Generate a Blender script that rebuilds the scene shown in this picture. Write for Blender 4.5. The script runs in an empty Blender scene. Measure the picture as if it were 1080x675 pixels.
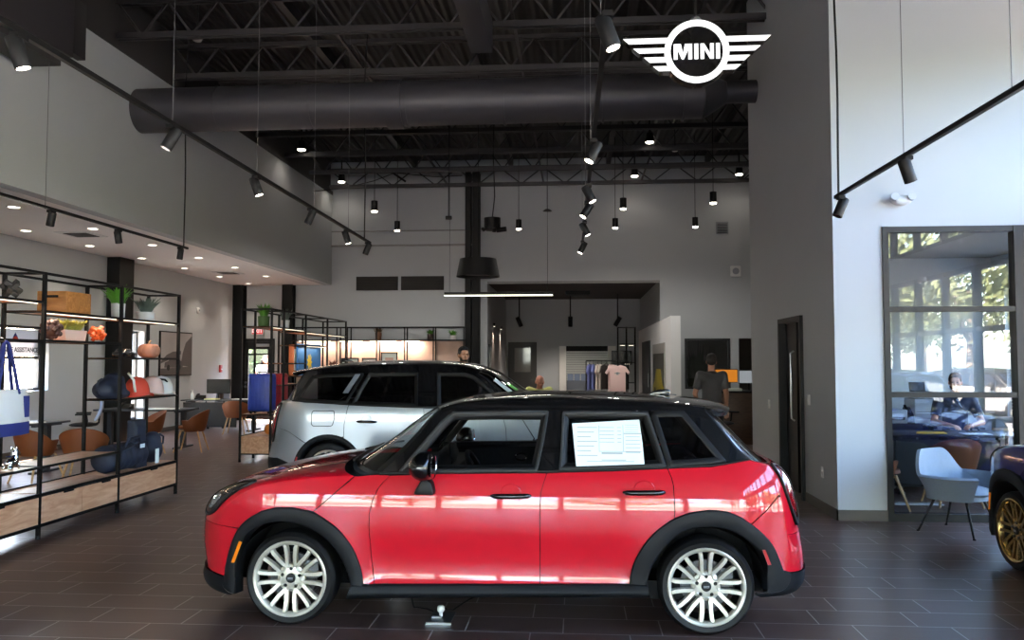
import bpy, bmesh, math, random
from mathutils import Vector, Matrix, Euler
random.seed(7)
PI = math.pi
scn = bpy.context.scene
COL = scn.collection
R = math.radians
sin, cos = math.sin, math.cos

# ------------------------------------------------------------------ materials
def lin(h):
    if isinstance(h, str):
        h = h.lstrip('#'); c = [int(h[i:i+2], 16)/255 for i in (0, 2, 4)]
    else: c = list(h)
    return tuple((x/12.92 if x <= .04045 else ((x+.055)/1.055)**2.4) for x in c)+(1,)
MATS = {}
def mat(name, color='#808080', rough=.5, metal=0, coat=0, spec=.5, emit=None, estr=0, noise=0, nscale=8, bump=0, bscale=60, sheen=0, alpha=None):
    if name in MATS: return MATS[name]
    m = bpy.data.materials.new(name); m.use_nodes = True; MATS[name] = m
    nt = m.node_tree; N = nt.nodes; L = nt.links
    b = N['Principled BSDF']; c = lin(color)
    b.inputs['Base Color'].default_value = c
    b.inputs['Roughness'].default_value = rough; b.inputs['Metallic'].default_value = metal
    b.inputs['Coat Weight'].default_value = coat; b.inputs['Coat Roughness'].default_value = .03
    b.inputs['Specular IOR Level'].default_value = spec
    if sheen: b.inputs['Sheen Weight'].default_value = sheen
    if emit:
        b.inputs['Emission Color'].default_value = lin(emit); b.inputs['Emission Strength'].default_value = estr
    tc = None
    if noise or bump:
        tc = N.new('ShaderNodeTexCoord')
    if noise:
        n = N.new('ShaderNodeTexNoise'); n.inputs['Scale'].default_value = nscale; n.inputs['Detail'].default_value = 4
        L.new(tc.outputs['Object'], n.inputs['Vector'])
        mx = N.new('ShaderNodeMix'); mx.data_type = 'RGBA'
        mx.inputs[6].default_value = tuple(max(0, x*(1-noise)) for x in c[:3])+(1,)
        mx.inputs[7].default_value = tuple(min(1, x*(1+noise)) for x in c[:3])+(1,)
        L.new(n.outputs['Fac'], mx.inputs[0]); L.new(mx.outputs[2], b.inputs['Base Color'])
    if bump:
        n2 = N.new('ShaderNodeTexNoise'); n2.inputs['Scale'].default_value = bscale; n2.inputs['Detail'].default_value = 3
        L.new(tc.outputs['Object'], n2.inputs['Vector'])
        bp = N.new('ShaderNodeBump'); bp.inputs['Strength'].default_value = bump; bp.inputs['Distance'].default_value = .01
        L.new(n2.outputs['Fac'], bp.inputs['Height']); L.new(bp.outputs['Normal'], b.inputs['Normal'])
    return m
def lamp_mat(name, color, strength):
    if name in MATS: return MATS[name]
    m = mat(name, '#101010', .6, emit=color, estr=strength)
    m.cycles.emission_sampling = 'NONE'
    return m
def glass(name, tint='#ffffff', refl=1.0, ior=1.5):
    if name in MATS: return MATS[name]
    m = bpy.data.materials.new(name); m.use_nodes = True; MATS[name] = m
    nt = m.node_tree; N = nt.nodes; L = nt.links
    for n in list(N): N.remove(n)
    o = N.new('ShaderNodeOutputMaterial'); mx = N.new('ShaderNodeMixShader')
    t = N.new('ShaderNodeBsdfTransparent'); t.inputs[0].default_value = lin(tint)
    g = N.new('ShaderNodeBsdfGlossy'); g.inputs['Roughness'].default_value = .0
    lw = N.new('ShaderNodeLayerWeight'); lw.inputs[0].default_value = .5
    pw = N.new('ShaderNodeMath'); pw.operation = 'POWER'; pw.inputs[1].default_value = 5; L.new(lw.outputs['Facing'], pw.inputs[0])
    f0 = ((ior-1)/(ior+1))**2*2*refl
    mm = N.new('ShaderNodeMapRange'); mm.inputs[3].default_value = min(1, f0); mm.inputs[4].default_value = 1
    L.new(pw.outputs[0], mm.inputs[0]); L.new(mm.outputs[0], mx.inputs[0])
    L.new(t.outputs[0], mx.inputs[1]); L.new(g.outputs[0], mx.inputs[2]); L.new(mx.outputs[0], o.inputs[0])
    return m
def wood(name, c1, c2, rough=.45, scale=(1, 8, 8), axis_scale=6):
    if name in MATS: return MATS[name]
    m = mat(name, c1, rough); nt = m.node_tree; N = nt.nodes; L = nt.links; b = N['Principled BSDF']
    tc = N.new('ShaderNodeTexCoord'); mp = N.new('ShaderNodeMapping'); mp.inputs['Scale'].default_value = scale
    n = N.new('ShaderNodeTexNoise'); n.inputs['Scale'].default_value = axis_scale; n.inputs['Detail'].default_value = 6; n.inputs['Distortion'].default_value = 1.2
    cr = N.new('ShaderNodeValToRGB'); cr.color_ramp.elements[0].color = lin(c1); cr.color_ramp.elements[1].color = lin(c2)
    cr.color_ramp.elements[0].position = .35; cr.color_ramp.elements[1].position = .68
    L.new(tc.outputs['Object'], mp.inputs[0]); L.new(mp.outputs[0], n.inputs['Vector']); L.new(n.outputs['Fac'], cr.inputs[0]); L.new(cr.outputs[0], b.inputs['Base Color'])
    return m

# ------------------------------------------------------------------ mesh builder
class MB:
    def __init__(s): s.v = []; s.f = []; s.m = []; s.s = []
    def add(s, vs, fs, m=0, sm=False, M=None):
        o = len(s.v)
        s.v += [tuple(M @ Vector(p)) for p in vs] if M else [tuple(p) for p in vs]
        for f in fs: s.f.append([i+o for i in f]); s.m.append(m); s.s.append(sm)
        return s
    def box(s, x0, x1, y0, y1, z0, z1, m=0, M=None):
        v = [(x0,y0,z0),(x1,y0,z0),(x1,y1,z0),(x0,y1,z0),(x0,y0,z1),(x1,y0,z1),(x1,y1,z1),(x0,y1,z1)]
        return s.add(v, [(0,3,2,1),(4,5,6,7),(0,1,5,4),(1,2,6,5),(2,3,7,6),(3,0,4,7)], m, False, M)
    def pane(s, x0, x1, y0, y1, z0, z1, m=0):
        d = min((x1-x0, 0), (y1-y0, 1), (z1-z0, 2))[1]; x, y, z = (x0+x1)/2, (y0+y1)/2, (z0+z1)/2
        v = [(x, y0, z0), (x, y1, z0), (x, y1, z1), (x, y0, z1)] if d == 0 else [(x0, y, z0), (x1, y, z0), (x1, y, z1), (x0, y, z1)] if d == 1 else [(x0, y0, z), (x1, y0, z), (x1, y1, z), (x0, y1, z)]
        return s.add(v, [(0, 1, 2, 3)], m)
    def cbox(s, c, d, m=0, M=None):
        return s.box(c[0]-d[0]/2, c[0]+d[0]/2, c[1]-d[1]/2, c[1]+d[1]/2, c[2]-d[2]/2, c[2]+d[2]/2, m, M)
    def bar(s, a, b, w, h=None, m=0, up=(0,0,1)):
        a, b = Vector(a), Vector(b); h = h or w; d = (b-a).normalized(); u = Vector(up)
        if abs(d.dot(u)) > .97: u = Vector((1,0,0))
        r = d.cross(u).normalized(); u = r.cross(d).normalized()
        v = []
        for p in (a, b):
            for i, j in ((-1,-1),(1,-1),(1,1),(-1,1)): v.append(p+r*(i*w/2)+u*(j*h/2))
        return s.add(v, [(0,1,2,3),(7,6,5,4),(0,4,5,1),(1,5,6,2),(2,6,7,3),(3,7,4,0)], m)
    def tube(s, pts, r, n=8, m=0, caps=True):
        pts = [Vector(p) for p in pts]; rs = r if isinstance(r, (list, tuple)) else [r]*len(pts)
        v = []; f = []; prev = None
        for i, p in enumerate(pts):
            d = (pts[min(i+1, len(pts)-1)]-pts[max(i-1, 0)]).normalized()
            if prev is None:
                u = Vector((0,0,1)) if abs(d.z) < .9 else Vector((1,0,0))
            else: u = prev
            x = d.cross(u)
            if x.length < 1e-6: x = d.cross(Vector((0,1,0)))
            x.normalize(); y = x.cross(d).normalized(); prev = y
            for k in range(n):
                a = 2*PI*k/n; v.append(p+x*(cos(a)*rs[i])+y*(sin(a)*rs[i]))
        for i in range(len(pts)-1):
            for k in range(n):
                k2 = (k+1) % n; f.append((i*n+k, i*n+k2, (i+1)*n+k2, (i+1)*n+k))
        if caps: f.append(tuple(range(n-1, -1, -1))); f.append(tuple((len(pts)-1)*n+k for k in range(n)))
        return s.add(v, f, m, True)
    def cyl(s, a, b, r, r2=None, n=20, m=0):
        return s.tube([a, b], [r, r2 if r2 is not None else r], n, m)
    def lathe(s, prof, c=(0,0,0), n=24, m=0, axis='z', M=None, closed=False):
        v = []; f = []; k = len(prof)
        for i in range(n):
            a = 2*PI*i/n
            for r, z in prof:
                if axis == 'z': p = (r*cos(a), r*sin(a), z)
                elif axis == 'y': p = (r*cos(a), z, r*sin(a))
                else: p = (z, r*cos(a), r*sin(a))
                v.append((p[0]+c[0], p[1]+c[1], p[2]+c[2]))
        for i in range(n):
            j = (i+1) % n
            for q in range(k if closed else k-1):
                q2 = (q+1) % k; f.append((i*k+q, j*k+q, j*k+q2, i*k+q2))
        return s.add(v, f, m, True, M)
    def ball(s, c, r, n=16, k=10, m=0, M=None):
        if not isinstance(r, (list, tuple)): r = (r, r, r)
        v = [(c[0], c[1], c[2]+r[2])]; f = []
        for j in range(1, k):
            t = PI*j/k
            for i in range(n):
                a = 2*PI*i/n; v.append((c[0]+r[0]*sin(t)*cos(a), c[1]+r[1]*sin(t)*sin(a), c[2]+r[2]*cos(t)))
        v.append((c[0], c[1], c[2]-r[2])); e = len(v)-1
        for i in range(n):
            f.append((0, 1+i, 1+(i+1) % n)); f.append((e, e-n+(i+1) % n, e-n+i))
            for j in range(k-2):
                a = 1+j*n; f.append((a+i, a+n+i, a+n+(i+1) % n, a+(i+1) % n))
        return s.add(v, f, m, True, M)
    def prism(s, poly, d0, d1, plane='xz', m=0, M=None):
        n = len(poly); v = []
        for d in (d0, d1):
            for a, b in poly:
                v.append({'xz': (a, d, b), 'xy': (a, b, d), 'yz': (d, a, b)}[plane])
        f = [tuple(range(n-1, -1, -1)), tuple(range(n, 2*n))]
        for i in range(n): f.append((i, (i+1) % n, n+(i+1) % n, n+i))
        return s.add(v, f, m, False, M)
    def surf(s, fn, nu, nv, m=0, thick=0, tdir=None, M=None):
        v = [Vector(fn(i/nu, j/nv)) for i in range(nu+1) for j in range(nv+1)]
        w = nv+1; f = [(i*w+j, (i+1)*w+j, (i+1)*w+j+1, i*w+j+1) for i in range(nu) for j in range(nv)]
        if thick:
            nn = len(v); nor = [Vector() for _ in v]
            for q in f:
                no = (v[q[2]]-v[q[0]]).cross(v[q[3]]-v[q[1]])
                for i in q: nor[i] += no
            v += [v[i]-(nor[i].normalized() if nor[i].length else Vector((0,0,1)))*thick for i in range(nn)]
            f += [tuple(reversed([i+nn for i in q])) for q in f]
            ring = [i*w for i in range(nu+1)]+[nu*w+j for j in range(1, w)]+[i*w+nv for i in range(nu-1, -1, -1)]+[j for j in range(nv-1, 0, -1)]
            for i in range(len(ring)):
                a, b = ring[i], ring[(i+1) % len(ring)]; f.append((b, a, a+nn, b+nn))
        return s.add(v, f, m, True, M)
    def build(s, name, mats, parent=None, loc=None, rot=None, bevel=0, seg=2, angle=40, recalc=True):
        me = bpy.data.meshes.new(name)
        me.from_pydata(s.v, [], s.f)
        if not isinstance(mats, (list, tuple)): mats = [mats]
        for q in mats: me.materials.append(q)
        me.polygons.foreach_set('material_index', s.m); me.polygons.foreach_set('use_smooth', s.s)
        if recalc or bevel:
            bm = bmesh.new(); bm.from_mesh(me)
            if recalc: bmesh.ops.recalc_face_normals(bm, faces=bm.faces)
            if bevel:
                es = [e for e in bm.edges if len(e.link_faces) == 2 and e.calc_face_angle(0) > R(35)]
                bmesh.ops.bevel(bm, geom=es, offset=bevel, segments=seg, profile=.5, affect='EDGES', clamp_overlap=True)
                for q in bm.faces: q.smooth = True
            bm.to_mesh(me); bm.free()
        me.set_sharp_from_angle(angle=R(angle)); me.update()
        return link(name, me, parent, loc, rot)
def link(name, me, parent=None, loc=None, rot=None):
    o = bpy.data.objects.new(name, me); COL.objects.link(o)
    if parent: o.parent = parent
    if loc: o.location = loc
    if rot: o.rotation_euler = rot
    return o
def tag(o, label=None, cat=None, group=None, kind=None):
    if label: o['label'] = label
    if cat: o['category'] = cat
    if group: o['group'] = group
    if kind: o['kind'] = kind
    return o
def thing(name, label, cat, loc=(0,0,0), rz=0, group=None):
    o = bpy.data.objects.new(name, None); COL.objects.link(o); o.empty_display_size = .1
    o.location = loc; o.rotation_euler = (0, 0, rz)
    return tag(o, label, cat, group)
def copy_tree(o, parent=None):
    c = o.copy(); COL.objects.link(c); c.parent = parent
    for ch in [x for x in COL.objects if x.parent == o]: copy_tree(ch, c)
    return c
def copy_of(o, label, loc, rz=None):
    c = copy_tree(o); c['label'] = label; c.location = loc
    if rz is not None: c.rotation_euler = (0, 0, rz)
    return c
def struct(name, mb, m, label, cat, **k):
    o = mb.build(name, m, **k); return tag(o, label, cat, None, 'structure')
_T = {}
def text_mesh(body, size, extr=.002, bold=False):
    cu = bpy.data.curves.new('lettering', 'FONT'); cu.body = body; cu.size = size; cu.extrude = extr
    cu.align_x = 'CENTER'; cu.align_y = 'CENTER'
    if bold: cu.offset = size*.018
    o = bpy.data.objects.new('lettering', cu); COL.objects.link(o)
    bpy.context.view_layer.update()
    me = bpy.data.meshes.new_from_object(o.evaluated_get(bpy.context.evaluated_depsgraph_get()))
    bpy.data.objects.remove(o); bpy.data.curves.remove(cu)
    return me
def lettering(name, body, size, loc, rot, m, parent=None, extr=.002, bold=False):
    me = text_mesh(body, size, extr, bold); me.materials.clear(); me.materials.append(m)
    return link(name, me, parent, loc, rot)
def spot_light(parent, loc, rot, power, angle=60, color=(1,.9,.78), size=.04, blend=.6):
    l = bpy.data.lights.new('lamp', 'SPOT'); l.energy = power; l.spot_size = R(angle); l.spot_blend = blend
    l.color = color; l.shadow_soft_size = size
    o = bpy.data.objects.new('lamp', l); COL.objects.link(o); o.location = loc; o.rotation_euler = rot
    if parent: o.parent = parent
    return o
def area_light(parent, loc, rot, power, sx, sy, color=(1,.9,.78)):
    l = bpy.data.lights.new('lamp', 'AREA'); l.shape = 'RECTANGLE'; l.size = sx; l.size_y = sy; l.energy = power; l.color = color
    o = bpy.data.objects.new('lamp', l); COL.objects.link(o); o.location = loc; o.rotation_euler = rot
    if parent: o.parent = parent
    return o

# ------------------------------------------------------------------ camera (eye height 1.65 m)
cam = bpy.data.cameras.new('camera'); cam.lens = 880/1080*36; cam.sensor_width = 36; cam.clip_end = 500
co = bpy.data.objects.new('camera', cam); COL.objects.link(co); co.location = (0, 0, 1.65)
ya, pi_ = R(4.41325), R(2.82993)
co.rotation_euler = Euler((R(90)+pi_, 0, ya), 'XYZ')
scn.camera = co
vs = scn.view_settings; vs.view_transform = 'Standard'; vs.look = 'None'; vs.gamma = 1; vs.use_curve_mapping = False; vs.exposure = 0
scn.display_settings.display_device = 'sRGB'
cy = scn.cycles; cy.use_denoising = True; cy.max_bounces = 10; cy.diffuse_bounces = 4; cy.glossy_bounces = 4; cy.transparent_max_bounces = 24
cy.caustics_reflective = False; cy.caustics_refractive = False; cy.sample_clamp_indirect = 6; cy.use_adaptive_sampling = False
try: cy.denoiser = 'OPENIMAGEDENOISE'
except Exception: pass

# ------------------------------------------------------------------ shared materials
BLK = mat('black_powder_coat', '#060607', .5, spec=.2)
DKG = mat('charcoal_metal', '#08090a', .55, spec=.15)
GRY = mat('grey_plastic', '#8c8f94', .5)
WHT = mat('white_plastic', '#d9d9d6', .4)
STEEL = mat('brushed_steel', '#b9bbbd', .3, 1)
CHROME = mat('chrome', '#e0e0e0', .08, 1)
ORANGE = mat('tan_leather', '#6e3814', .55, noise=.12, nscale=5)
LEGW = wood('pale_leg_wood', '#b28a5c', '#d1ac7c', .45)
OAK = wood('pale_oak', '#c08762', '#dba985', .42, scale=(6, 1, 6), axis_scale=3)
SKIN = mat('skin', '#c08a70', .5, noise=.05, nscale=30)
LED = lamp_mat('warm_led', '#fff0d8', 2.5)
SPOTGLOW = lamp_mat('lamp_glow', '#fff3e0', 14)
# ------------------------------------------------------------------ cars
PAINT_RED = mat('red_car_paint', '#b50c20', .45, 0, 1.0, .12)
PAINT_SILVER = mat('silver_car_paint', '#94989d', .32, .6, 1.0)
PAINT_BLUE = mat('dark_blue_car_paint', '#0c1660', .4, .0, 1.0, .1)
PAINT_BLACK = mat('black_gloss_paint', '#040405', .4, 0, 1.0, .1)
CLAD = mat('dark_grey_cladding', '#0d0f13', .55, spec=.2, bump=.05, bscale=400)
SEAL = mat('black_rubber_seal', '#040405', .5, spec=.25)
DARKIN = mat('black_interior', '#070709', .7, spec=.2)
STRIP = mat('satin_grey_trim', '#191a1c', .45, .0)
BARREL = mat('dark_wheel_barrel', '#1c1b1a', .5, .3)
DISC = mat('grey_brake_disc', '#4d4d4f', .4, .6)
TYRE = mat('tyre_rubber', '#08080a', .6, spec=.3)
ALLOY = mat('champagne_alloy', '#c9c2b4', .3, .5)
ALLOYD = mat('bronze_alloy', '#9a7f4e', .25, .9)
GL_CLEAR = glass('clear_car_glass', '#fbfdfc')
GL_DARK = glass('tinted_car_glass', '#6a7074')
GL_PRIV = glass('privacy_car_glass', '#20242a')
LAMPG = glass('lamp_lens', '#e8eef2', 1.3)
REDL = mat('tail_lamp_red', '#7a0710', .15, 0, 1, emit='#7a0710', estr=.05)
AMBER = mat('amber_reflector', '#e07a10', .3, emit='#e07a10', estr=.12)  # faint glow put into the colour of an unlit reflector
REDREF = mat('red_reflector', '#a01018', .3)
def crv(P, n):
    """Catmull-Rom through P, n samples per segment"""
    out = []
    for i in range(len(P)-1):
        p0 = P[max(i-1, 0)]; p1 = P[i]; p2 = P[i+1]; p3 = P[min(i+2, len(P)-1)]
        for k in range(n):
            t = k/n; out.append(crp(p0, p1, p2, p3, t))
    out.append(tuple(P[-1])); return out
def crp(p0, p1, p2, p3, t):
    return tuple(.5*(2*b+(c-a)*t+(2*a-5*b+4*c-d)*t*t+(3*b-a-3*c+d)*t**3) for a, b, c, d in zip(p0, p1, p2, p3))
def crt(P, t):
    t = max(0, min(len(P)-1-1e-9, t)); i = int(t)
    return crp(P[max(i-1, 0)], P[i], P[i+1], P[min(i+2, len(P)-1)], t-i)
def resample(P, n):
    d = [0]
    for a, b in zip(P, P[1:]): d.append(d[-1]+math.dist(a, b))
    out = []; j = 0
    for k in range(n):
        s = d[-1]*k/(n-1)
        while j < len(P)-2 and d[j+1] < s: j += 1
        t = (s-d[j])/max(1e-9, d[j+1]-d[j]); out.append(tuple(a+(b-a)*min(1, t) for a, b in zip(P[j], P[j+1])))
    return out
class VN:
    """surface pieces with their own normals"""
    def __init__(s): s.v = []; s.n = []; s.f = []; s.m = []
    def add(s, v, n, f, mi=0):
        o = len(s.v); s.v += [tuple(p) for p in v]; s.n += [tuple(p) for p in n]
        s.f += [tuple(i+o for i in q) for q in f]; s.m += [mi]*len(f); return s
    def mirror(s):
        r = VN(); r.v = [(x, -y, z) for x, y, z in s.v]; r.n = [(x, -y, z) for x, y, z in s.n]
        r.f = [tuple(reversed(q)) for q in s.f]; r.m = list(s.m); return r
    def build(s, name, mats, parent):
        me = bpy.data.meshes.new(name); me.from_pydata(s.v, [], s.f)
        for q in (mats if isinstance(mats, (list, tuple)) else [mats]): me.materials.append(q)
        me.polygons.foreach_set('material_index', s.m); me.polygons.foreach_set('use_smooth', [True]*len(s.f)); me.update()
        me.normals_split_custom_set_from_vertices(s.n)
        return link(name, me, parent)
def side_normal(fn, x, z, e=.004):
    dx = (fn(x+e, z)-fn(x-e, z))/(2*e); dz = (fn(x, z+e)-fn(x, z-e))/(2*e)
    n = Vector((-dx, -1, -dz)).normalized()      # outward on the near (-y) side, surface y=-fn
    return Vector((-dx, -1, -dz)).normalized() if True else n
def panel(vn, outline, fn, step=.07, thick=.02, off=0, mi=0):
    """near-side body panel: outline (x,z) laid on the surface y = -fn(x,z)"""
    bm = bmesh.new(); vs_ = [bm.verts.new((x, 0, z)) for x, z in outline]; bm.faces.new(vs_)
    xs = [p[0] for p in outline]; zs = [p[1] for p in outline]
    for ax, lo, hi in ((0, min(xs), max(xs)), (2, min(zs), max(zs))):
        k = math.floor(lo/step)+1
        while k*step < hi:
            co_ = Vector((k*step if ax == 0 else 0, 0, k*step if ax == 2 else 0)); no_ = Vector((1 if ax == 0 else 0, 0, 1 if ax == 2 else 0))
            bmesh.ops.bisect_plane(bm, geom=bm.verts[:]+bm.edges[:]+bm.faces[:], plane_co=co_, plane_no=no_, dist=1e-6)
            k += 1
    bm.verts.index_update(); bm.normal_update()
    v = []; n = []; f = []
    for q in bm.verts:
        x, _, z = q.co; nn = side_normal(fn, x, z); v.append(Vector((x, -fn(x, z), z))+nn*off); n.append(nn)
    for q in bm.faces:
        idx = [w.index for w in q.verts]
        if q.normal.y > 0: idx.reverse()
        f.append(idx)
    nv = len(v); sv = []; sn = []; sf = []
    for e in bm.edges:
        if len(e.link_faces) == 1:
            a, b = e.verts; fc = e.link_faces[0]; c = fc.calc_center_median()
            d = (b.co-a.co); pn = Vector((d.z, 0, -d.x)).normalized()
            if pn.dot((a.co+b.co)/2-c) < 0: pn = -pn
            o = len(sv)
            for w in (a, b): sv += [v[w.index], v[w.index]+Vector((0, thick, 0))]; sn += [pn, pn]
            sf.append((o, o+2, o+3, o+1))
    bm.free(); vn.add(v, n, f, mi)
    if thick: vn.add(sv, sn, sf, mi)
    return vn
def strip(vn, A, Bp, fn, prof, closed=False, mi=0):
    """band between two outlines; prof = [(w, off)] from A (w=0) to Bp (w=1), off = outward offset"""
    n_ = len(A); v = []; f = []; k = len(prof)
    for (ax, az), (bx, bz) in zip(A, Bp):
        for w, off in prof:
            x = ax+(bx-ax)*w; z = az+(bz-az)*w; v.append(Vector((x, -fn(x, z), z))+side_normal(fn, x, z)*off)
    for i in range(n_ if closed else n_-1):
        j = (i+1) % n_
        for q in range(k-1): f.append((i*k+q, j*k+q, j*k+q+1, i*k+q+1))
    # normals from geometry
    nn = [Vector() for _ in v]
    for q in f:
        no = (v[q[2]]-v[q[0]]).cross(v[q[3]]-v[q[1]])
        for i in q: nn[i] += no
    avg = sum((a.y for a in nn))
    if avg > 0: nn = [-a for a in nn]; f = [tuple(reversed(q)) for q in f]
    nn = [a.normalized() if a.length else Vector((0, -1, 0)) for a in nn]
    vn.add(v, nn, f, mi); return vn
class Cap:
    """surface of ribs running from the side boundary B(t) over to the centre line C(t)"""
    def __init__(s, pairs, fn, a=.7, b=.5):
        s.B = [p[0] for p in pairs]; s.C = [p[1] for p in pairs]; s.fn = fn; s.a = a; s.b = b; s.n = len(pairs)-1
    def pt(s, t, q):
        B = crt(s.B, t); C = crt(s.C, t); m = 1
        if q > 1: q = 2-q; m = -1
        p0 = Vector((B[0], -s.fn(*B), B[1])); x1 = B[0]+s.a*(C[0]-B[0]); z1 = B[1]+s.a*(C[1]-B[1])
        y1 = s.fn(x1, z1); y1 = min(y1, -p0.y*1.0+.02); p1 = Vector((x1, -y1, z1)); p2 = Vector((C[0], s.b*p0.y, C[1])); p3 = Vector((C[0], 0, C[1]))
        u = 1-q; p = p0*u**3+p1*(3*u*u*q)+p2*(3*u*q*q)+p3*q**3
        p.y *= m; return p
    def nrm(s, t, q, e=.01):
        t0, t1 = max(0, t-e), min(s.n, t+e); q0, q1 = max(0, q-e), min(2, q+e)
        n = (s.pt(t1, q)-s.pt(t0, q)).cross(s.pt(t, q1)-s.pt(t, q0))
        return n.normalized()
    def add(s, vn, t0, t1, nt, nq=28, q0=0, q1=2, off=0, mi=0, out=None):
        v = []; n = []; f = []
        for i in range(nt+1):
            for j in range(nq+1):
                t = t0+(t1-t0)*i/nt; q = q0+(q1-q0)*j/nq; nn = s.nrm(t, q)
                if nn.dot(s.pt(t, q)-s.ref) < 0: nn = -nn
                v.append(s.pt(t, q)+nn*off); n.append(nn)
        w = nq+1
        for i in range(nt):
            for j in range(nq):
                q = (i*w+j, (i+1)*w+j, (i+1)*w+j+1, i*w+j+1)
                g = (v[q[2]]-v[q[0]]).cross(v[q[3]]-v[q[1]])
                if g.dot(n[q[0]]) < 0: q = tuple(reversed(q))
                f.append(q)
        vn.add(v, n, f, mi); return vn
    ref = Vector((1.3, 0, .5))
    def disc(s, vn, tc, qc, rt, rq, off=.006, dome=.0, nr=6, na=28, r0=0, mi=0, skirt=.02):
        v = []; f = []; rings = []
        for i in range(nr+1):
            r = r0+(1-r0)*i/nr
            for k in range(na):
                a = 2*PI*k/na; t = tc+rt*r*cos(a); q = qc+rq*r*sin(a); nn = s.nrm(t, q)
                if nn.dot(s.pt(t, q)-s.ref) < 0: nn = -nn
                v.append(s.pt(t, q)+nn*(off+dome*(1-r*r)))
        for k in range(na):
            a = 2*PI*k/na; t = tc+rt*cos(a); q = qc+rq*sin(a); nn = s.nrm(t, q)
            if nn.dot(s.pt(t, q)-s.ref) < 0: nn = -nn
            v.append(s.pt(t, q)+nn*(off-skirt))
        for i in range(nr+1):
            for k in range(na): f.append((i*na+k, i*na+(k+1) % na, (i+1)*na+(k+1) % na, (i+1)*na+k))
        nn = [Vector() for _ in v]
        for q in f:
            no = (v[q[2]]-v[q[0]]).cross(v[q[3]]-v[q[1]])
            for i in q: nn[i] += no
        if sum(a.dot(p-s.ref) for a, p in zip(nn, v)) < 0: nn = [-a for a in nn]; f = [tuple(reversed(q)) for q in f]
        vn.add(v, [a.normalized() if a.length else Vector((0, 0, 1)) for a in nn], f, mi); return vn
def make_wheel(parent, x, y, z, alloy, Rt=.292, rim=.236, name='wheel'):
    sgn = -1 if y < 0 else 1
    t = MB(); w = .098
    prof = [(rim-.012, -w+.012), (rim+.006, -w+.002), (rim+.03, -w-.004), (Rt-.02, -w+.004), (Rt-.006, -w+.014), (Rt, -w+.034), (Rt, w-.034), (Rt-.006, w-.014), (rim+.01, w), (rim-.012, w-.02)]
    t.lathe(prof, n=56, axis='y', closed=True)
    for gy in (-.035, 0, .035): t.lathe([(Rt+.001, gy-.004), (Rt+.002, gy), (Rt+.001, gy+.004)], n=40, axis='y')
    wh = t.build(name, TYRE, parent, (x, y, z), (0, 0, 0 if sgn < 0 else PI))
    r = MB(); k = rim/.236
    r.lathe([(.237*k, -.09), (.236*k, -.1), (.229*k, -.103), (.218*k, -.098), (.211*k, -.088), (.208*k, -.06), (.222*k, -.05), (.226*k, -.08)], n=56, axis='y', closed=True)
    r.lathe([(.2085*k, -.062), (.2*k, .06), (.237*k, .085), (.237*k, .07), (.224*k, 0), (.222*k, -.05)], n=48, m=1, axis='y', closed=True)
    r.lathe([(0, -.07), (.03, -.072), (.075*k, -.07), (.088*k, -.062), (.09*k, -.03), (0, -.03)], n=32, axis='y')
    for i in range(8):
        a = i*PI/4+PI/2; d = Vector((cos(a), 0, sin(a))); p = Vector((-sin(a), 0, cos(a)))
        for s_ in (-1, 1):
            o = p*(.026*s_*k); q = p*(.031*s_*k); yo = Vector((0, 1, 0))
            va = []
            for rr, of, dep in ((.068*k, o, -.072), (.14*k, o, -.082), (.19*k, q, -.09), (.212*k, q*1.25, -.09)):
                c = d*rr+of; hw = .0145*k
                va += [c-p*hw+yo*(dep+.03), c-p*hw*.75+yo*dep, c+p*hw*.75+yo*dep, c+p*hw+yo*(dep+.03)]
            f = []
            for g in range(3):
                for h in range(3): f.append((g*4+h, g*4+h+1, g*4+h+5, g*4+h+4))
                f.append((g*4+3, g*4, g*4+4, g*4+7))
            r.add(va, f+[(3, 2, 1, 0), (12, 13, 14, 15)])
        c = d*(.088*k)
        arc = [c+d*(-.012*abs(cos(b))*0)+p*(.026*k*cos(b))-d*(.022*k*sin(b))+Vector((0, -.066, 0)) for b in [PI*j/8 for j in range(9)]]
        r.tube(arc, .0095*k, 6)
    rm = r.build('rim', [alloy, BARREL], wh, angle=30)
    d_ = MB(); d_.lathe([(.05, -.02), (.15*k, -.02), (.15*k, 0), (.05, 0)], n=32, axis='y', closed=True)
    d_.cbox((.13*k, -.005, .05), (.07, .07, .11), 0)
    d_.build('brake_disc', DISC, wh)
    b = MB()
    b.lathe([(0, -.083), (.024, -.083), (.03, -.078), (.031, -.06)], n=24, axis='y')
    for i in range(5):
        a = 2*PI*i/5+.3; b.lathe([(0, -.079), (.008, -.079), (.0115, -.073), (.0115, -.06)], (.058*k*cos(a), 0, .058*k*sin(a)), 10, axis='y')
    b.build('hub_cap', SEAL, wh)
    c = MB()
    for z0, w_ in ((-.004, .034), (.004, .034)): c.cbox((0, -.0845, z0), (w_, .002, .003))
    c.build('hub_badge', CHROME, wh)
    return wh
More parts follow.
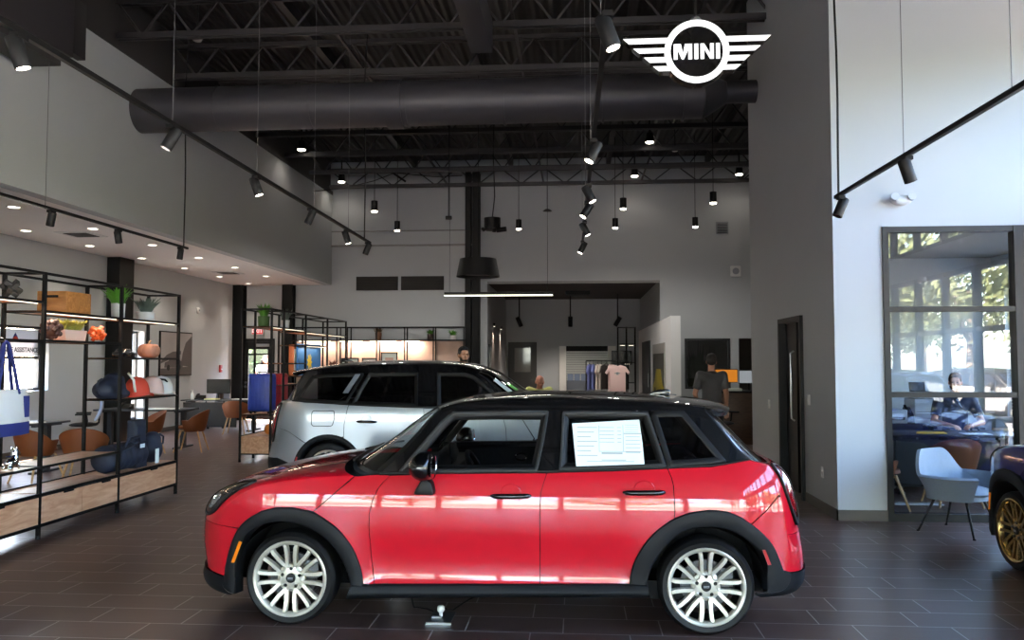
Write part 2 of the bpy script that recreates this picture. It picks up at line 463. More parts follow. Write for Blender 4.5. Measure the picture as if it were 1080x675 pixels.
def make_car(cfg, name, label, group=None):
    c = cfg; fn, gn = c['side'], c['green']; P = c['paint']
    root = thing(name, label, 'car', group=group)
    front = Cap(c['front'], fn, *c['front_ab']); rear = Cap(c['rear'], fn, *c['rear_ab']); roof = Cap(c['roof'], gn, *c['roof_ab'])
    tail = Cap(c['glass_r'], gn, *c['roof_ab'])
    FB = lambda a, b: [crt(front.B, a+(b-a)*i/max(1, int((b-a)*8))) for i in range(int((b-a)*8)+1)]
    RB = lambda a, b: [crt(rear.B, a+(b-a)*i/max(1, int(abs(b-a)*8))) for i in range(int(abs(b-a)*8)+1)]
    def both(nm, mk, m, hook=None):
        vn = VN(); mk(vn); out = []
        for s_, w in ((-1, vn), (1, vn.mirror())):
            o = w.build(nm, m, root); out.append(o)
            if hook: hook(o, s_)
        return out
    tb = c['t_bump']; tl = c['t_lip']; th = front.n
    # front and bonnet
    vn = VN(); front.add(vn, tb, th, 40, 44)
    side = VN(); panel(side, c['hood_side'](FB), fn); vn.add(side.v, side.n, side.f); sm = side.mirror(); vn.add(sm.v, sm.n, sm.f)
    vn.build('bonnet', P, root)
    vn = VN(); front.add(vn, tl, tb-.02, 24, 44)
    side = VN(); panel(side, c['bump_side'](FB), fn); vn.add(side.v, side.n, side.f); sm = side.mirror(); vn.add(sm.v, sm.n, sm.f)
    fb = vn.build('front_bumper', P, root)
    vn = VN(); front.disc(vn, (tl+tb)/2+.15, 1.0, (tb-tl)*.47, .42, .008, 0, 4, 8, mi=0); vn.build('grille', SEAL, fb)
    vn = VN(); front.add(vn, 0, tl-.02, 14, 44, off=.012)
    side = VN(); panel(side, c['lip_side'](FB), fn, off=.012); vn.add(side.v, side.n, side.f); sm = side.mirror(); vn.add(sm.v, sm.n, sm.f)
    vn.build('front_lip', CLAD, root)
    both('front_wing', lambda v: panel(v, c['fender'](FB), fn), P)
    def hnd(kx, kz, wd):
        def hook(o, s_):
            y = -fn(kx, kz) if s_ < 0 else fn(kx, kz); h = MB()
            n = 12; pts = []
            for i in range(n+1):
                u = -1+2*i/n; pts.append((kx+wd/2*u, y+s_*(.03-.028*abs(u)**4), kz+.002*u))
            h.tube(pts, [.006+.011*math.sqrt(max(0, 1-abs(-1+2*i/n)**6)) for i in range(n+1)], 10)
            h.build('door_handle', PAINT_BLACK, o)
            g = MB(); ring = [(kx+.064*cos(a), y+s_*.0015, kz+.008+.064*sin(a)) for a in [2*PI*i/36 for i in range(37)]]
            g.tube(ring, .0035, 6, caps=False); g.build('handle_recess', P, o)
        return hook
    both('front_door', lambda v: panel(v, c['fdoor'], fn), P, hnd(*c['hf']))
    both('rear_door', lambda v: panel(v, c['rdoor'], fn), P, hnd(*c['hr']))
    both('rear_wing', lambda v: panel(v, c['quarter'](RB), fn), P)
    # tailgate, rear bumper
    tr, tk = c['t_rbump'], c['t_rlip']
    vn = VN(); rear.add(vn, 0, tr, 34, 44); vn.build('tailgate', P, root)
    vn = VN(); rear.add(vn, tr+.02, tk, 18, 44); side = VN(); panel(side, c['rbump_side'](RB), fn); vn.add(side.v, side.n, side.f); sm = side.mirror(); vn.add(sm.v, sm.n, sm.f)
    vn.build('rear_bumper', P, root)
    vn = VN(); rear.add(vn, tk+.02, rear.n, 18, 44, off=.01); side = VN(); panel(side, c['rlip_side'](RB), fn, off=.01); vn.add(side.v, side.n, side.f); sm = side.mirror(); vn.add(sm.v, sm.n, sm.f)
    vn.build('rear_lip', CLAD, root)
    # cladding
    pr = [(0, -.01), (0, .012), (.08, .02), (.5, .022), (.9, .014), (1, .006), (1, -.07)]
    def amber(lst, m, nm):
        def hook(o, s_):
            vn = VN(); panel(vn, lst, fn, .05, .01, .026)
            (vn if s_ < 0 else vn.mirror()).build(nm, m, o)
        return hook
    both('wheel_arch_trim', lambda v: strip(v, resample(crv(c['aFo'], 6), 60), resample(crv(c['aFi'], 6), 60), fn, pr), CLAD, amber(c['amber'], AMBER, 'side_marker'))
    both('wheel_arch_trim', lambda v: strip(v, resample(crv(c['aRo'], 6), 60), resample(crv(c['aRi'], 6), 60), fn, pr), CLAD, amber(c['redref'], REDREF, 'side_marker'))
    A, Bq = c['sill']; both('side_sill', lambda v: strip(v, resample(A, 40), resample(Bq, 40), fn, [(0, -.02), (0, .004), (.15, .012), (.45, .02), (.62, .024), (.8, .01), (1, -.03), (1, -.2)]), CLAD)
    # greenhouse
    tw = c['t_ws']
    vn = VN(); roof.add(vn, tw, roof.n, 50, 40); vn.build('roof', c['roofpaint'], root)
    vn = VN(); roof.add(vn, 0, tw, 20, 34, .06, 1.94, -.004); ws = vn.build('windscreen', GL_CLEAR, root)
    vn = VN(); roof.add(vn, 0, tw, 16, 4, 0, .09); roof.add(vn, 0, tw, 16, 4, 1.91, 2); roof.add(vn, tw-.12, tw, 2, 30, 0, 2, .001); vn.build('windscreen_surround', SEAL, ws)
    vn = VN(); tail.add(vn, 0, tail.n, 16, 30, .16, 1.84, -.004); rw = vn.build('rear_window', GL_DARK, root)
    for q0, q1 in ((0, .16), (1.84, 2)): vn = VN(); tail.add(vn, 0, tail.n, 16, 6, q0, q1); vn.build('rear_pillar', PAINT_BLACK, rw)
    both('pillar_frame', lambda v: panel(v, c['pillar'](roof, tail), gn, .08, .03), PAINT_BLACK)
    both('belt_trim', lambda v: strip(v, resample(c['belt_hi'], 40), resample(c['belt_lo'], 40), fn, [(0, -.03), (0, .004), (.3, .008), (.8, .006), (1, -.01)]), SEAL)
    def frame(outer, w_, w2):
        def mk(v):
            cx_ = sum(p[0] for p in outer)/len(outer); cz_ = sum(p[1] for p in outer)/len(outer)
            o = outer+[outer[0]]; o = resample(o, 90)[:-1]
            ins = lambda q: offset_poly(o, q)
            strip(v, o, ins(w_), gn, [(0, -.02), (0, .004), (.1, .007), (.9, .007), (1, .002)], True, 0)
            strip(v, ins(w_), ins(w_+w2), gn, [(0, .002), (.3, .0), (1, -.012), (1, -.03)], True, 1)
        return mk
    for nm, key, g in (('front_door_window', 'wf', GL_CLEAR if not c.get('dark') else GL_DARK), ('rear_door_window', 'wr', GL_DARK if not c.get('dark') else GL_PRIV), ('quarter_window', 'wq', GL_DARK if not c.get('dark') else GL_PRIV)):
        def hook(o, s_, key=key):
            if key == 'wq':
                vn = VN(); q = resample(c[key]+[c[key][0]], 70)[:-1]; strip(vn, q, offset_poly(q, .035), gn, [(0, -.01), (0, .002), (1, .0), (1, -.01)], True); (vn if s_ < 0 else vn.mirror()).build('window_border', SEAL, o)
            else:
                vn = VN(); frame(c[key], .019, .026)(vn); (vn if s_ < 0 else vn.mirror()).build('window_frame', [SEAL if c.get('dark') else STRIP, SEAL], o)
        both(nm, lambda v: panel(v, offset_poly(resample(c[key]+[c[key][0]], 60)[:-1], .01), gn, .09, 0, -.012), g, hook)
    def bp(v): panel(v, c['bpillar'], gn, .1, .02, -.002)
    both('door_pillar', bp, PAINT_BLACK)
    # spoiler, aerial
    s = MB()
    def sp(u, w):
        B0 = roof.pt(roof.n, .1+1.8*w); L = c['spoil'](abs(2*w-1)); p = B0+Vector((L*u, 0, -.014*u-.025*u*u)); return p
    s.surf(sp, 8, 24, 0, .03); s.build('roof_spoiler', c['roofpaint'], root)
    a = MB(); ax, az = c['fin']
    a.prism([(ax-.09, az-.02), (ax+.08, az-.02), (ax+.08, az+.02), (ax+.06, az+.026), (ax, az+.02), (ax-.06, az+.0)], -.018, .018); a.build('roof_aerial', PAINT_BLACK, root, bevel=.008)
    # lights
    for s_ in (1, -1):
        q = c['hl'][1]; q = q if s_ > 0 else 2-q
        vn = VN(); front.disc(vn, c['hl'][0], q, c['hl'][2], c['hl'][3], .006, .012); hl = vn.build('headlight', LAMPG, root)
        vn = VN(); front.disc(vn, c['hl'][0], q, c['hl'][2]*.98, c['hl'][3]*.98, -.004+.008, .0); vn.build('headlight_housing', DKG, hl)
        vn = VN(); front.disc(vn, c['hl'][0], q, c['hl'][2]*1.1, c['hl'][3]*1.1, .012, 0, 3, 30, .88); vn.build('headlight_rim', SEAL, hl)
        vn = VN(); front.disc(vn, c['hl'][0]-.3*c['hl'][2], q, c['hl'][2]*.42, c['hl'][3]*.4, .007, .006, skirt=.002); vn.build('headlight_projector', CHROME, hl)
        q = c['tl'][1]; q = q if s_ > 0 else 2-q
        vn = VN(); rear.disc(vn, c['tl'][0], q, c['tl'][2], c['tl'][3], .01, .008); tl_ = vn.build('tail_light', REDL, root)
        vn = VN(); rear.disc(vn, c['tl'][0], q, c['tl'][2]*1.12, c['tl'][3]*1.15, .016, 0, 3, 30, .84); vn.build('tail_light_rim', SEAL, tl_)
    # mirrors
    mx, mz = c['mirror']
    for s_ in (-1, 1):
        yb = s_*fn(mx, mz-.05); m = MB()
        m.prism([(mx-.03, mz-.12), (mx+.1, mz-.125), (mx+.085, mz-.05), (mx+.06, mz-.03), (mx+.02, mz-.03)], min(yb, yb+s_*.11), max(yb, yb+s_*.11)); mm = m.build('door_mirror', SEAL, root, bevel=.015)
        h = MB(); M = Matrix.Translation((mx+.045, yb+s_*.14, mz+.055)) @ Matrix.Rotation(R(10)*s_, 4, 'Z')
        sq = []
        h.ball((0, 0, 0), (.09, .12, .088), 24, 16, 0, M)
        h.v = [(x if x < mx+.085 else mx+.085+(x-mx-.085)*.2, y, z) for x, y, z in h.v]
        h.build('mirror_housing', PAINT_BLACK, mm)
        g = MB(); g.lathe([(0, .0), (.098, 0), (.1, .003)], n=24, axis='x'); g.v = [(x+mx+.103, yb+s_*.14+y, mz+.055+z*.72) for x, y, z in g.v]; g.build('mirror_glass', CHROME, mm)
    # interior and underside
    W = c['W']; x0, x1 = c['cabin']
    b = MB(); b.box(x0-.5, x1+.25, -W*.55, W*.55, .17, .3); b.box(x0+.05, x1-.2, -W+.1, W-.1, .19, .3); b.box(-.65, -.42, -.5, .5, .2, .4)
    for wx in (0, c['wb']):
        for s_ in (-1, 1):
            r_ = c['well']; arc = [(wx+r_*cos(a), .28+r_*sin(a)) for a in [PI*i/16 for i in range(17)]]
            v = [(x, s_*(W-.03), z) for x, z in arc]+[(x, s_*.45, z) for x, z in arc]
            b.add(v, [(i, i+1, i+18, i+17) for i in range(16)]+[tuple(range(17, 34))], 0, True)
    b.build('underbody', DARKIN, root, recalc=False)
    vn = VN(); u = c['under'](FB, RB); panel(vn, u, lambda x, z: fn(x, z)-.022, .12, 0); vm = vn.mirror(); vn.add(vm.v, vm.n, vm.f); vn.build('inner_body_gap_shade', DARKIN, root)  # black inner skin, doubling as painted shade behind the panel gaps
    z0 = c['beltz']
    d = MB(); d.box(x0-.02, x0+.42, -W+.16, W-.16, z0-.4, z0-.03); d.tube([(x0+.25, -W+.3, z0-.02), (x0+.3, 0, z0+.0), (x0+.25, W-.3, z0-.02)], .07, 10)
    d.cbox((x0+.35, 0, z0+.01), (.03, .22, .22)); d.build('dashboard', DARKIN, root, bevel=.03)
    w = MB(); M = Matrix.Translation((x0+.58, -.36, z0-.08)) @ Matrix.Rotation(R(-24), 4, 'Y')
    ring = [M @ Vector((0, .18*cos(a), .18*sin(a))) for a in [2*PI*i/32 for i in range(33)]]
    w.tube(ring, .017, 8, caps=False); w.lathe([(0, .03), (.07, .02), (.075, -.02), (0, -.03)], n=20, axis='x', M=M)
    for a in (0, PI, -PI/2): w.bar(M @ Vector((0, 0, 0)), M @ Vector((0, .17*cos(a), .17*sin(a))), .03, .015)
    w.bar(M @ Vector((0, 0, 0)), M @ Vector((-.25, 0, -.02)), .05); w.build('steering_wheel', DARKIN, root)
    for sx, nm in ((c['seat'][0], 'front_seat'), (c['seat'][1], 'rear_seat')):
        for s_ in (-1, 1):
            k = MB(); y = s_*.36
            k.box(sx-.5, sx+.02, y-.25, y+.25, .38, .55)
            Mb = Matrix.Translation((sx, y, .5)) @ Matrix.Rotation(R(18), 4, 'Y'); k.box(-.07, .07, -.25, .25, 0, z0-.44, 0, Mb)
            k.box(-.045, .05, -.12, .12, z0-.42, z0-.24, 0, Mb); k.build(nm, DARKIN, root, bevel=.035, seg=3)
    for s_ in (-1, 1):
        k = MB(); vn = VN(); panel(vn, c['trimcard'], lambda x, z: fn(x, z)-.1, .15, 0); o = (vn if s_ < 0 else vn.mirror()).build('door_card', DARKIN, root)
        y = s_*(fn(1.2, .85)-.115); h = MB(); ring = [(x0+.8+.045*cos(a), y, z0-.07+.028*sin(a)) for a in [2*PI*i/24 for i in range(25)]]; h.tube(ring, .007, 6, caps=False); h.build('inner_handle', CHROME, o)
    # cowl between bonnet and windscreen
    vn = VN(); v = []; n = []; f = []; nq = 40
    for j in range(nq+1):
        q = 2*j/nq; a_ = front.pt(front.n, q); b_ = roof.pt(0, q)
        for i in range(5): v.append(a_.lerp(b_, i/4)+Vector((0, 0, -.012*sin(PI*i/4)))); n.append(Vector((-.2, 0, 1)).normalized())
    for j in range(nq):
        for i in range(4): f.append((j*5+i, (j+1)*5+i, (j+1)*5+i+1, j*5+i+1))
    vn.add(v, n, f); cw = vn.build('windscreen_cowl', SEAL, root)
    wi = MB()
    for q0, q1 in ((.5, 1.25), (1.1, 1.6)):
        a_ = roof.pt(.05, q0)+Vector((-.05, 0, .02)); b_ = roof.pt(.35, q1)+Vector((-.02, 0, .015)); wi.tube([a_, a_.lerp(b_, .5)+Vector((-.01, 0, .004)), b_], .008, 6)
    wi.build('wiper_blade', SEAL, cw)
    for wx, nm in ((0, 'wheel'), (c['wb'], 'wheel')):
        for s_ in (-1, 1): make_wheel(root, wx, s_*(W-.105), c['hubz'], c['alloy'], c['Rt'], c['rim'], nm)
    return root, dict(front=front, rear=rear, roof=roof, tail=tail)
def offset_poly(P, d):
    """inset a closed polyline towards its inside"""
    n = len(P); A = sum(P[i][0]*P[(i+1) % n][1]-P[(i+1) % n][0]*P[i][1] for i in range(n)); s = 1 if A > 0 else -1; out = []
    for i in range(n):
        a, b, c_ = P[i-1], P[i], P[(i+1) % n]
        e1 = Vector((b[0]-a[0], b[1]-a[1])).normalized(); e2 = Vector((c_[0]-b[0], c_[1]-b[1])).normalized()
        n1 = Vector((-e1.y, e1.x))*s; n2 = Vector((-e2.y, e2.x))*s; m = (n1+n2)
        if m.length < 1e-6: m = n1
        m.normalize(); k = d/max(.45, m.dot(n1)); out.append((b[0]+m.x*k, b[1]+m.y*k))
    return out

# ---- small red hatchback
def red_side(x, z):
    w = .866
    if x < -.12: w -= .09*((-.12-x)/.36)**2
    if x > 2.72: w -= .075*((x-2.72)/.36)**2
    if z > .70: w -= .045*((z-.70)/.25)**2
    k = max(0, min(1, (x-.35)/.25))*max(0, min(1, (2.3-x)/.25)); k = k*k*(3-2*k)
    if z < .66: w -= k*.035*(1-cos(min(1, (.66-z)/.3)*PI))/2
    if z < .36: w += k*.02*((.36-z)/.1)**2 if z > .26 else k*.02
    return w
def red_green(x, z):
    w = .826-(z-.95)*.40
    if x < 1.0: w -= .055*((1.0-x)/.42)**2
    if x > 2.35: w -= .05*((x-2.35)/.5)**2
    return w
aFo = [(-.438,.262),(-.438,.29),(-.424,.38),(-.389,.493),(-.345,.582),(-.282,.65),(-.185,.706),(-.09,.73),(.013,.732),(.148,.708),(.247,.653),(.319,.598),(.37,.54),(.417,.466),(.455,.36),(.472,.262)]
aFi = [(-.356,.183),(-.356,.26),(-.352,.376),(-.308,.515),(-.25,.58),(-.155,.629),(-.047,.646),(.082,.625),(.202,.565),(.3,.473),(.365,.36),(.393,.262)]
aRo = [(2.112,.298),(2.128,.388),(2.169,.489),(2.246,.596),(2.358,.685),(2.468,.732),(2.589,.752),(2.70,.744),(2.787,.707),(2.877,.643),(2.949,.571),(2.992,.499),(3.019,.427),(3.035,.385)]
aRi = [(2.213,.298),(2.244,.399),(2.306,.501),(2.397,.595),(2.498,.642),(2.61,.65),(2.704,.637),(2.785,.597),(2.857,.542),(2.911,.479),(2.930,.425),(2.931,.34),(2.931,.275)]
red_front = [((-.36,.183),(-.60,.15)),((-.42,.20),(-.745,.165)),((-.452,.235),(-.79,.225)),((-.452,.285),(-.775,.30)),((-.488,.45),(-.80,.45)),((-.498,.60),(-.79,.61)),((-.475,.665),(-.755,.70)),((-.41,.75),(-.66,.785)),((-.28,.832),(-.48,.855)),((-.10,.883),(-.20,.925)),((.15,.913),(.03,.96)),((.40,.928),(.23,.978))]
red_rear = [((2.85,1.043),(3.05,1.0)),((2.92,1.018),(3.11,.985)),((2.985,.95),(3.16,.925)),((3.02,.86),(3.19,.85)),((3.045,.75),(3.215,.74)),((3.065,.60),(3.24,.60)),((3.082,.47),(3.265,.47)),((3.082,.375),(3.27,.36)),((3.068,.31),(3.25,.255)),((3.01,.268),(3.17,.205)),((2.85,.262),(3.0,.19))]
red_roof = [((.56,.945),(.27,.975)),((.69,1.07),(.49,1.115)),((.79,1.18),(.64,1.225)),((.865,1.28),(.76,1.305)),((.93,1.338),(.86,1.355)),((1.0,1.366),(.96,1.385)),((1.135,1.388),(1.11,1.41)),((1.5,1.405),(1.5,1.434)),((1.87,1.406),(1.87,1.435)),((2.23,1.392),(2.23,1.422)),((2.43,1.375),(2.45,1.407)),((2.60,1.352),(2.66,1.386))]
red_tail = [((2.60,1.335),(2.70,1.345)),((2.69,1.225),(2.81,1.235)),((2.785,1.10),(2.94,1.10)),((2.85,1.043),(3.05,1.0))]
RED = dict(side=red_side, green=red_green, paint=PAINT_RED, roofpaint=PAINT_BLACK, front=red_front, rear=red_rear, roof=red_roof, glass_r=red_tail,
  front_ab=(.72, .5), rear_ab=(.72, .6), roof_ab=(.55, .5), t_bump=5, t_lip=3, t_rbump=5, t_rlip=7, t_ws=4,
  bump_side=lambda F: F(3, 4.97)+[(-.40,.592),(-.353,.588),(-.389,.493),(-.424,.38),(-.436,.287)],
  hood_side=lambda F: F(5, 10.98)+[(.15,.712),(.09,.722),(.013,.736),(-.09,.734),(-.185,.71),(-.282,.654),(-.340,.596)],
  lip_side=lambda F: F(0, 2.97)+[(-.438,.282),(-.352,.282),(-.352,.185)],
  fender=lambda F: [(.155,.709),(.404,.925),(.50,.934),(.585,.938),(.625,.931),(.585,.895),(.553,.851),(.522,.78),(.504,.695),(.504,.6),(.516,.421),(.536,.268),(.472,.268),(.455,.36),(.417,.466),(.37,.54),(.319,.598),(.247,.653)],
  fdoor=[(.63,.932),(.59,.895),(.558,.851),(.527,.78),(.509,.695),(.509,.6),(.521,.421),(.541,.27),(1.0,.278),(1.565,.288),(1.567,.5),(1.568,.727),(1.572,.84),(1.59,.90),(1.609,.956),(1.25,.951),(.94,.945)],
  rdoor=[(1.614,.957),(1.594,.90),(1.577,.84),(1.573,.727),(1.572,.5),(1.57,.288),(2.112,.299),(2.128,.388),(2.169,.489),(2.246,.596),(2.358,.687),(2.382,.696),(2.385,.749),(2.381,.891),(2.371,.94),(2.35,.990),(2.04,.973)],
  quarter=lambda Rb: [(2.356,.990),(2.376,.94),(2.386,.891),(2.390,.749),(2.387,.698),(2.468,.735),(2.589,.755),(2.70,.747),(2.787,.710),(2.84,.672),(2.93,.745),(3.011,.83)]+list(reversed(Rb(0, 3.2)))+[(2.741,1.022),(2.62,1.002)],
  rbump_side=lambda Rb: [(2.844,.667),(2.934,.741),(3.02,.83)]+Rb(3.4, 7)+[(3.04,.388),(3.023,.427),(2.996,.499),(2.953,.571),(2.881,.643)],
  rlip_side=lambda Rb: [(3.036,.385)]+Rb(7, 9.9)+[(2.933,.268),(2.933,.38),(2.96,.40)],
  aFo=aFo, aFi=aFi, aRo=aRo, aRi=aRi, amber=[(-.319,.518),(-.30,.512),(-.352,.382),(-.374,.381)], redref=[(2.898,.52),(2.915,.52),(2.95,.431),(2.93,.431)],
  sill=([(.40,.266),(1.2,.278),(2.22,.300)], [(.36,.165),(1.2,.19),(2.24,.212)]),
  hf=(1.39,.822,.25), hr=(2.205,.852,.255), hl=(6.95,.27,1.45,.17), tl=(2.75,.26,1.75,.13), mirror=(.825,.955),
  wf=[(.672,.952),(.80,1.11),(.934,1.272),(1.0,1.325),(1.3,1.331),(1.62,1.331),(1.592,1.15),(1.553,.968)], wr=[(1.686,.976),(1.697,1.15),(1.705,1.331),(2.0,1.334),(2.246,1.332),(2.30,1.16),(2.346,1.002)],
  wq=[(2.352,1.004),(2.30,1.2),(2.262,1.333),(2.37,1.338),(2.473,1.339),(2.60,1.18),(2.721,1.03),(2.55,1.016)], bpillar=[(1.545,.965),(1.59,1.15),(1.615,1.34),(1.71,1.34),(1.70,1.15),(1.69,.97)],
  pillar=lambda ro, ta: [crt(ro.B, ro.n*i/66) for i in range(67)]+[crt(ta.B, ta.n*i/20) for i in range(1, 21)]+[(2.745,1.028),(2.721,1.028),(2.60,1.18),(2.473,1.339),(2.0,1.337),(1.5,1.335),(1.0,1.327),(.934,1.274),(.80,1.112),(.672,.950)],
  belt_hi=[(.56,.955),(.94,.962),(1.53,.976),(2.04,.99),(2.347,1.006),(2.62,1.018),(2.741,1.034),(2.85,1.052)], belt_lo=[(.56,.932),(.94,.943),(1.53,.952),(2.04,.970),(2.347,.986),(2.62,1.0),(2.741,1.020),(2.85,1.04)],
  spoil=lambda a: .17-.05*a*a-.04*a**6, fin=(2.38,1.428), W=.862, cabin=(.55,2.75), wb=2.575, well=.36, beltz=.95, seat=(1.62,2.45), trimcard=[(.62,.3),(2.1,.3),(2.34,.7),(2.34,.985),(1.6,.97),(.62,.945)],
  under=lambda F, Rb: [(-.42,.30),(-.47,.45),(-.48,.6),(-.44,.69),(-.36,.76),(-.26,.82),(-.1,.86),(.15,.89),(.4,.905),(.9,.92),(1.5,.935),(2.1,.955),(2.6,.985),(2.85,1.02),(2.95,.96),(3.0,.86),(3.03,.75),(3.05,.6),(3.06,.4),(2.94,.3)]+list(reversed(crv(aRi, 3)))[3:]+[(.40,.22)]+list(reversed(crv(aFi, 3)))[:-6],
  hubz=.288, Rt=.288, rim=.235, alloy=ALLOY)
red_car, red_caps = make_car(RED, 'car', 'red five-door hatchback with black roof and silver multi-spoke wheels, centre of the showroom')
red_car.location = (-1.797, 6.03, 0)
# paper price sheet inside the rear door window
PAPER = mat('price_sheet_paper', '#e6ece6', .6)
INK = mat('grey_print', '#9aa39f', .7)
def sheet(cfg, q, parent, nm='window_sticker', lines=None):
    vn = VN(); panel(vn, q, cfg['green'], .1, .001, .004, 0)
    o = vn.build(nm, PAPER, parent); m = MB()
    for x0, x1, z0, z1 in lines or []:
        f = cfg['green']; e = .0065
        m.add([(x0, -f(x0, z0)-e, z0), (x1, -f(x1, z0)-e, z0), (x1, -f(x1, z1)-e, z1), (x0, -f(x0, z1)-e, z1)], [(0, 1, 2, 3)])
    if lines: m.build('printed_lines', INK, o)
    return o
def off_lines():
    L = []
    for k in range(7): L.append((1.80, 1.925-.02*(k % 3), 1.235-.028*k-.004, 1.235-.028*k))
    for k in range(5): L.append((1.94, 2.03, 1.235-.022*k-.003, 1.235-.022*k)); L.append((2.05, 2.075, 1.235-.022*k-.003, 1.235-.022*k))
    L += [(1.935, 1.938, 1.09, 1.245), (2.085, 2.088, 1.09, 1.25), (1.935, 2.2, 1.088, 1.091), (2.09, 2.2, 1.195, 1.2), (2.1, 2.19, 1.083, 1.09), (1.95, 2.08, 1.075, 1.084), (1.95, 2.10, 1.037, 1.041), (1.86, 2.15, 1.03, 1.033)]
    for k in range(4): L.append((2.10, 2.19, 1.18-.022*k-.003, 1.18-.022*k)); L.append((2.10, 2.18, 1.25-.014*k-.002, 1.25-.014*k))
    return L
def price_sheet_on(car, cfg):
    n = [o for o in COL.objects if o.parent == car and o.name.startswith('rear_door_window') and any(c.name.startswith('window_frame') for c in COL.objects if c.parent == o)]
    return n[0]
st = sheet(RED, [(1.768,1.255),(1.98,1.268),(2.19,1.281),(2.205,1.14),(2.213,1.004),(2.0,.992),(1.795,.985),(1.78,1.12)], price_sheet_on(red_car, RED), lines=off_lines())
st['label'] = 'white printed price sheet'
m = MB(); rc = red_caps['roof']
def inside(t, q, d): return rc.pt(t, q)-Vector((0, 0, 0))+Vector((.012, 0, -.012))
for mi_, (t0, t1, q0, q1) in enumerate([(1.45, 2.35, .74, 1.02), (1.9, 2.5, 1.06, 1.2)]):
    m.add([inside(t0, q0, 0), inside(t0, q1, 0), inside(t1, q1, 0), inside(t1, q0, 0)], [(0, 1, 2, 3)], mi_)
m.build('windscreen_sticker', [mat('lime_sticker', '#58d02a', .5), PAPER], red_car)
# ---- larger silver crossover
def sil_side(x, z):
    w = .915
    if x < -.12: w -= .09*((-.12-x)/.36)**2
    if x > 2.95: w -= .07*((x-2.95)/.36)**2
    if z > .95: w -= .03*((z-.95)/.2)**2
    k = max(0, min(1, (x-.4)/.25))*max(0, min(1, (2.3-x)/.25)); k = k*k*(3-2*k)
    if z < .85: w -= k*.035*(1-cos(min(1, (.85-z)/.4)*PI))/2
    return w
def sil_green(x, z):
    w = .885-(z-1.12)*.38
    if x < 1.0: w -= .05*((1.0-x)/.5)**2
    if x > 2.7: w -= .04*((x-2.7)/.4)**2
    return w
def arcpts(cx, cz, r, a0, a1, n=14): return [(cx+r*cos(R(a0+(a1-a0)*i/n)), cz+r*sin(R(a0+(a1-a0)*i/n))) for i in range(n+1)]
sFo = arcpts(0, .335, .432, 188, -6); sFi = arcpts(0, .335, .372, 202, -8); sRo = arcpts(2.69, .335, .432, 186, -8); sRi = arcpts(2.69, .335, .372, 188, -22)
sil_front = [((-.36,.17),(-.62,.16)),((-.42,.20),(-.76,.19)),((-.455,.28),(-.80,.27)),((-.465,.36),(-.80,.36)),((-.495,.55),(-.82,.55)),((-.50,.72),(-.81,.74)),((-.48,.80),(-.78,.86)),((-.42,.90),(-.68,.96)),((-.28,.98),(-.48,1.02)),((-.10,1.03),(-.20,1.07)),((.15,1.06),(.05,1.11)),((.42,1.078),(.22,1.135))]
sil_rear = [((3.16,1.172),(3.40,1.17)),((3.21,1.145),(3.45,1.145)),((3.25,1.08),(3.49,1.08)),((3.29,.97),(3.53,.97)),((3.315,.84),(3.55,.84)),((3.325,.66),(3.56,.66)),((3.335,.56),(3.59,.54)),((3.345,.48),(3.61,.46)),((3.33,.34),(3.60,.32)),((3.26,.23),(3.5,.22)),((3.1,.2),(3.3,.2))]
sil_roof = [((.42,1.09),(.12,1.14)),((.55,1.205),(.36,1.29)),((.68,1.325),(.55,1.42)),((.80,1.43),(.70,1.515)),((.90,1.50),(.85,1.575)),((1.0,1.545),(1.0,1.615)),((1.15,1.575),(1.15,1.64)),((1.5,1.598),(1.5,1.66)),((2.0,1.60),(2.0,1.665)),((2.5,1.578),(2.5,1.648)),((2.8,1.552),(2.85,1.61)),((3.05,1.52),(3.12,1.565))]
sil_tail = [((3.05,1.505),(3.15,1.515)),((3.10,1.40),(3.24,1.40)),((3.14,1.27),(3.33,1.27)),((3.16,1.172),(3.40,1.17))]
